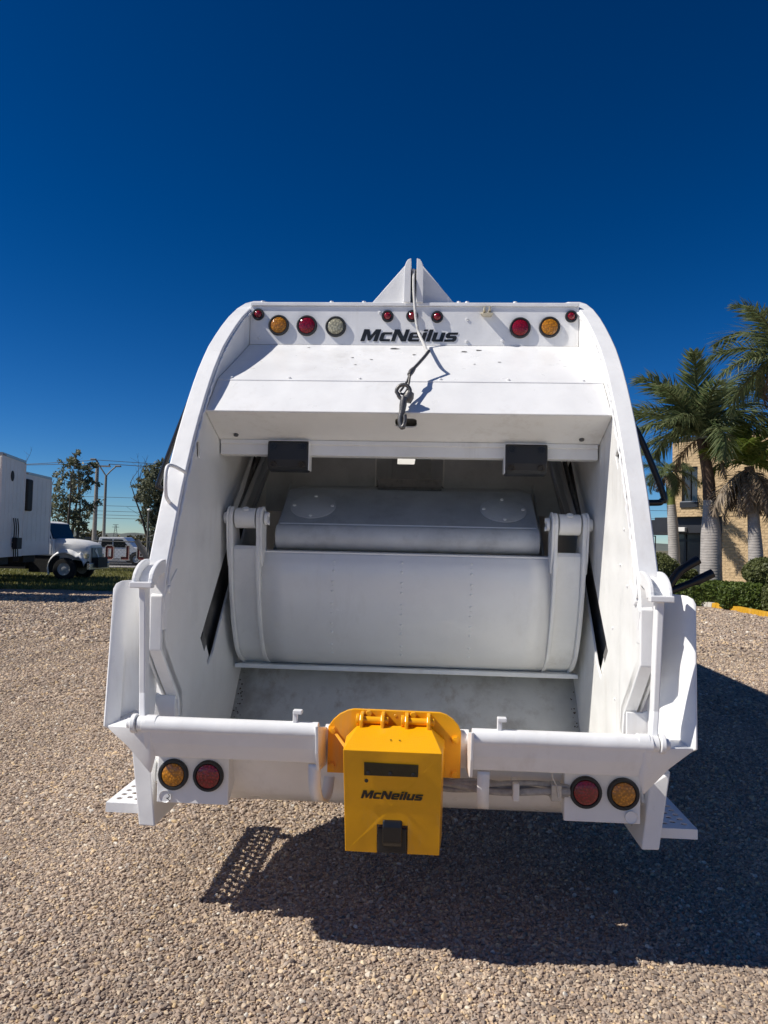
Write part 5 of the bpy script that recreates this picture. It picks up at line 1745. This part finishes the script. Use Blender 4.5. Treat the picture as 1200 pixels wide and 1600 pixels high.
# ================================================================== GRASS AND LOOSE STONES
GRASSM = leafmat(bpy.data.materials.new("grass_blade"), (0.12, 0.13, 0.03), (0.30, 0.28, 0.09), 0.35)
r_ = np.random.default_rng(5)
n = 72000
gx = r_.uniform(-26, 7.4, n)
gy = 23.2 + (40.5 - 23.2) * r_.uniform(0, 1, n) ** 1.3
edge = 22.6 + np.minimum(gx + 24, 20) * 0.045 + 0.25 * np.sin(gx * 1.7) + 0.2 * np.sin(gx * 4.1)
keep = gy > edge
gx, gy = gx[keep], gy[keep]
n = len(gx)
hgt = r_.uniform(0.05, 0.13, n)
aa = r_.uniform(0, 2 * PI, n)
ww = 0.018 * (gy / 25)
lx, ly = r_.normal(size=n) * 0.04, r_.normal(size=n) * 0.04
v = np.zeros((n, 4, 3))
v[:, 0] = np.stack([gx - np.cos(aa) * ww, gy - np.sin(aa) * ww, np.full(n, 0.004)], 1)
v[:, 1] = np.stack([gx + np.cos(aa) * ww, gy + np.sin(aa) * ww, np.full(n, 0.004)], 1)
v[:, 2] = np.stack([gx + np.cos(aa) * ww * .3 + lx, gy + np.sin(aa) * ww * .3 + ly, hgt], 1)
v[:, 3] = np.stack([gx - np.cos(aa) * ww * .3 + lx, gy - np.sin(aa) * ww * .3 + ly, hgt], 1)
quad_mesh("grass", v.reshape(-1, 3), GRASSM, None, kind="stuff")


def stone_mat():
    m = bpy.data.materials.new("loose_stone")
    m.use_nodes = True
    t = m.node_tree
    b = t.nodes["Principled BSDF"]
    b.inputs["Roughness"].default_value = 0.85
    b.inputs["Specular IOR Level"].default_value = 0.25
    oi = nd(t, "ShaderNodeObjectInfo")
    cr = nd(t, "ShaderNodeValToRGB")
    e = cr.color_ramp.elements
    e[0].position, e[0].color = 0.0, (0.228, 0.183, 0.151, 1)
    e[1].position, e[1].color = 1.0, (0.720, 0.675, 0.587, 1)
    for p, c in ((0.15, (0.329, 0.255, 0.199, 1)), (0.38, (0.430, 0.331, 0.253, 1)), (0.55, (0.399, 0.336, 0.282, 1)), (0.72, (0.511, 0.386, 0.277, 1)), (0.86, (0.581, 0.468, 0.345, 1)), (0.94, (0.672, 0.488, 0.277, 1))):
        k = e.new(p)
        k.color = c
    t.links.new(oi.outputs["Random"], cr.inputs[0])
    tc = nd(t, "ShaderNodeTexCoord")
    nz = nd(t, "ShaderNodeTexNoise", Scale=2.2, Detail=5.0)
    t.links.new(tc.outputs["Object"], nz.inputs["Vector"])
    mr = nd(t, "ShaderNodeMapRange")
    mr.inputs[3].default_value, mr.inputs[4].default_value = 0.7, 1.25
    t.links.new(nz.outputs["Fac"], mr.inputs[0])
    # darker and lighter drifts across the lot, drawn out along the tracks
    mp = nd(t, "ShaderNodeMapping")
    mp.inputs["Rotation"].default_value = (0, 0, -0.5)
    mp.inputs["Scale"].default_value = (1.0, 0.28, 1.0)
    t.links.new(oi.outputs["Location"], mp.inputs[0])
    n5 = nd(t, "ShaderNodeTexNoise", Scale=1.5, Detail=4.0, Roughness=0.6)
    t.links.new(mp.outputs[0], n5.inputs["Vector"])
    r5 = nd(t, "ShaderNodeMapRange")
    r5.inputs[1].default_value, r5.inputs[2].default_value = 0.3, 0.7
    r5.inputs[3].default_value, r5.inputs[4].default_value = 0.78, 1.16
    t.links.new(n5.outputs["Fac"], r5.inputs[0])
    mu = nd(t, "ShaderNodeMath", operation='MULTIPLY')
    t.links.new(mr.outputs[0], mu.inputs[0])
    t.links.new(r5.outputs[0], mu.inputs[1])
    mx = nd(t, "ShaderNodeVectorMath", operation='SCALE')
    t.links.new(cr.outputs[0], mx.inputs[0])
    t.links.new(mu.outputs[0], mx.inputs["Scale"])
    t.links.new(mx.outputs[0], b.inputs["Base Color"])
    return m


STONE = stone_mat()
stones = bpy.data.collections.new("stone_shapes")
for k in range(9):
    me = bpy.data.meshes.new("stone")
    bm_ = bmesh.new()
    bmesh.ops.create_icosphere(bm_, subdivisions=2, radius=1)
    rr = np.random.default_rng(200 + k)
    planes = rr.normal(size=(9, 3))
    planes /= np.linalg.norm(planes, axis=1, keepdims=True)
    offs = rr.uniform(0.45, 0.8, 9)
    el = np.array([1.0, rr.uniform(0.65, 0.95), rr.uniform(0.5, 0.75)])
    for v_ in bm_.verts:
        q_ = np.array(v_.co)
        for pn_, of in zip(planes, offs):
            dd_ = q_ @ pn_
            if dd_ > of:
                q_ = q_ - pn_ * (dd_ - of) * 0.85
        v_.co = q_ * el * (1 + rr.normal() * 0.02)
    bm_.to_mesh(me)
    bm_.free()
    me.polygons.foreach_set("use_smooth", [True] * len(me.polygons))
    me.set_sharp_from_angle(angle=math.radians(24))
    me.materials.append(STONE)
    stones.objects.link(bpy.data.objects.new("stone", me))


def scatter(d0, d1, step, size, seed, half):
    """jittered grid of stone positions on a wedge of ground in front of the viewer: x, y, size"""
    r = np.random.default_rng(seed)
    ys = np.arange(d0, d1, step)
    xs = np.arange(-half(d1), half(d1), step)
    X_, Y_ = np.meshgrid(xs, ys)
    X_ = X_.ravel() + r.uniform(-.5, .5, X_.size) * step
    Y_ = Y_.ravel() + r.uniform(-.5, .5, Y_.size) * step
    k = np.abs(X_) < half(Y_) + 0.3
    k &= r.uniform(size=X_.size) > 0.07
    X_, Y_ = X_[k], Y_[k]
    S_ = size * np.clip(r.lognormal(0, 0.36, X_.size), 0.45, 2.2)
    return np.stack([X_, Y_, S_], 1)


hw = lambda d: 0.60 * d + 1.5
allp = np.concatenate([scatter(1.6, 4.4, 0.0130, 0.0077, 1, hw), scatter(4.4, 7.5, 0.0178, 0.0101, 2, hw), scatter(7.5, 12.0, 0.028, 0.0145, 3, hw), scatter(12.0, 21.8, 0.056, 0.025, 4, hw)])
me = bpy.data.meshes.new("gravel_stones")
me.vertices.add(len(allp))
co = np.zeros((len(allp), 3), np.float32)
co[:, :2] = allp[:, :2]
co[:, 2] = allp[:, 2] * 0.25
me.vertices.foreach_set("co", co.ravel())
at = me.attributes.new("size", 'FLOAT', 'POINT')
at.data.foreach_set("value", allp[:, 2].astype(np.float32))
go = bpy.data.objects.new("gravel_stones", me)
COL.objects.link(go)
go["kind"] = "stuff"
ng = bpy.data.node_groups.new("scatter_stones", 'GeometryNodeTree')
ng.interface.new_socket("Geometry", in_out='INPUT', socket_type='NodeSocketGeometry')
ng.interface.new_socket("Geometry", in_out='OUTPUT', socket_type='NodeSocketGeometry')
gi, gout = ng.nodes.new("NodeGroupInput"), ng.nodes.new("NodeGroupOutput")
iop = ng.nodes.new("GeometryNodeInstanceOnPoints")
ci = ng.nodes.new("GeometryNodeCollectionInfo")
ci.inputs["Collection"].default_value = stones
ci.inputs["Separate Children"].default_value = True
ci.inputs["Reset Children"].default_value = True
iop.inputs["Pick Instance"].default_value = True
rv_ = ng.nodes.new("FunctionNodeRandomValue")
rv_.data_type = 'FLOAT_VECTOR'
rv_.inputs[0].default_value = (-0.5, -0.5, 0)
rv_.inputs[1].default_value = (0.5, 0.5, 6.283)
na = ng.nodes.new("GeometryNodeInputNamedAttribute")
na.data_type = 'FLOAT'
na.inputs["Name"].default_value = "size"
ng.links.new(gi.outputs[0], iop.inputs["Points"])
ng.links.new(ci.outputs[0], iop.inputs["Instance"])
ng.links.new(rv_.outputs[0], iop.inputs["Rotation"])
ng.links.new(na.outputs[0], iop.inputs["Scale"])
ng.links.new(iop.outputs[0], gout.inputs[0])
md = go.modifiers.new("scatter", 'NODES')
md.node_group = ng
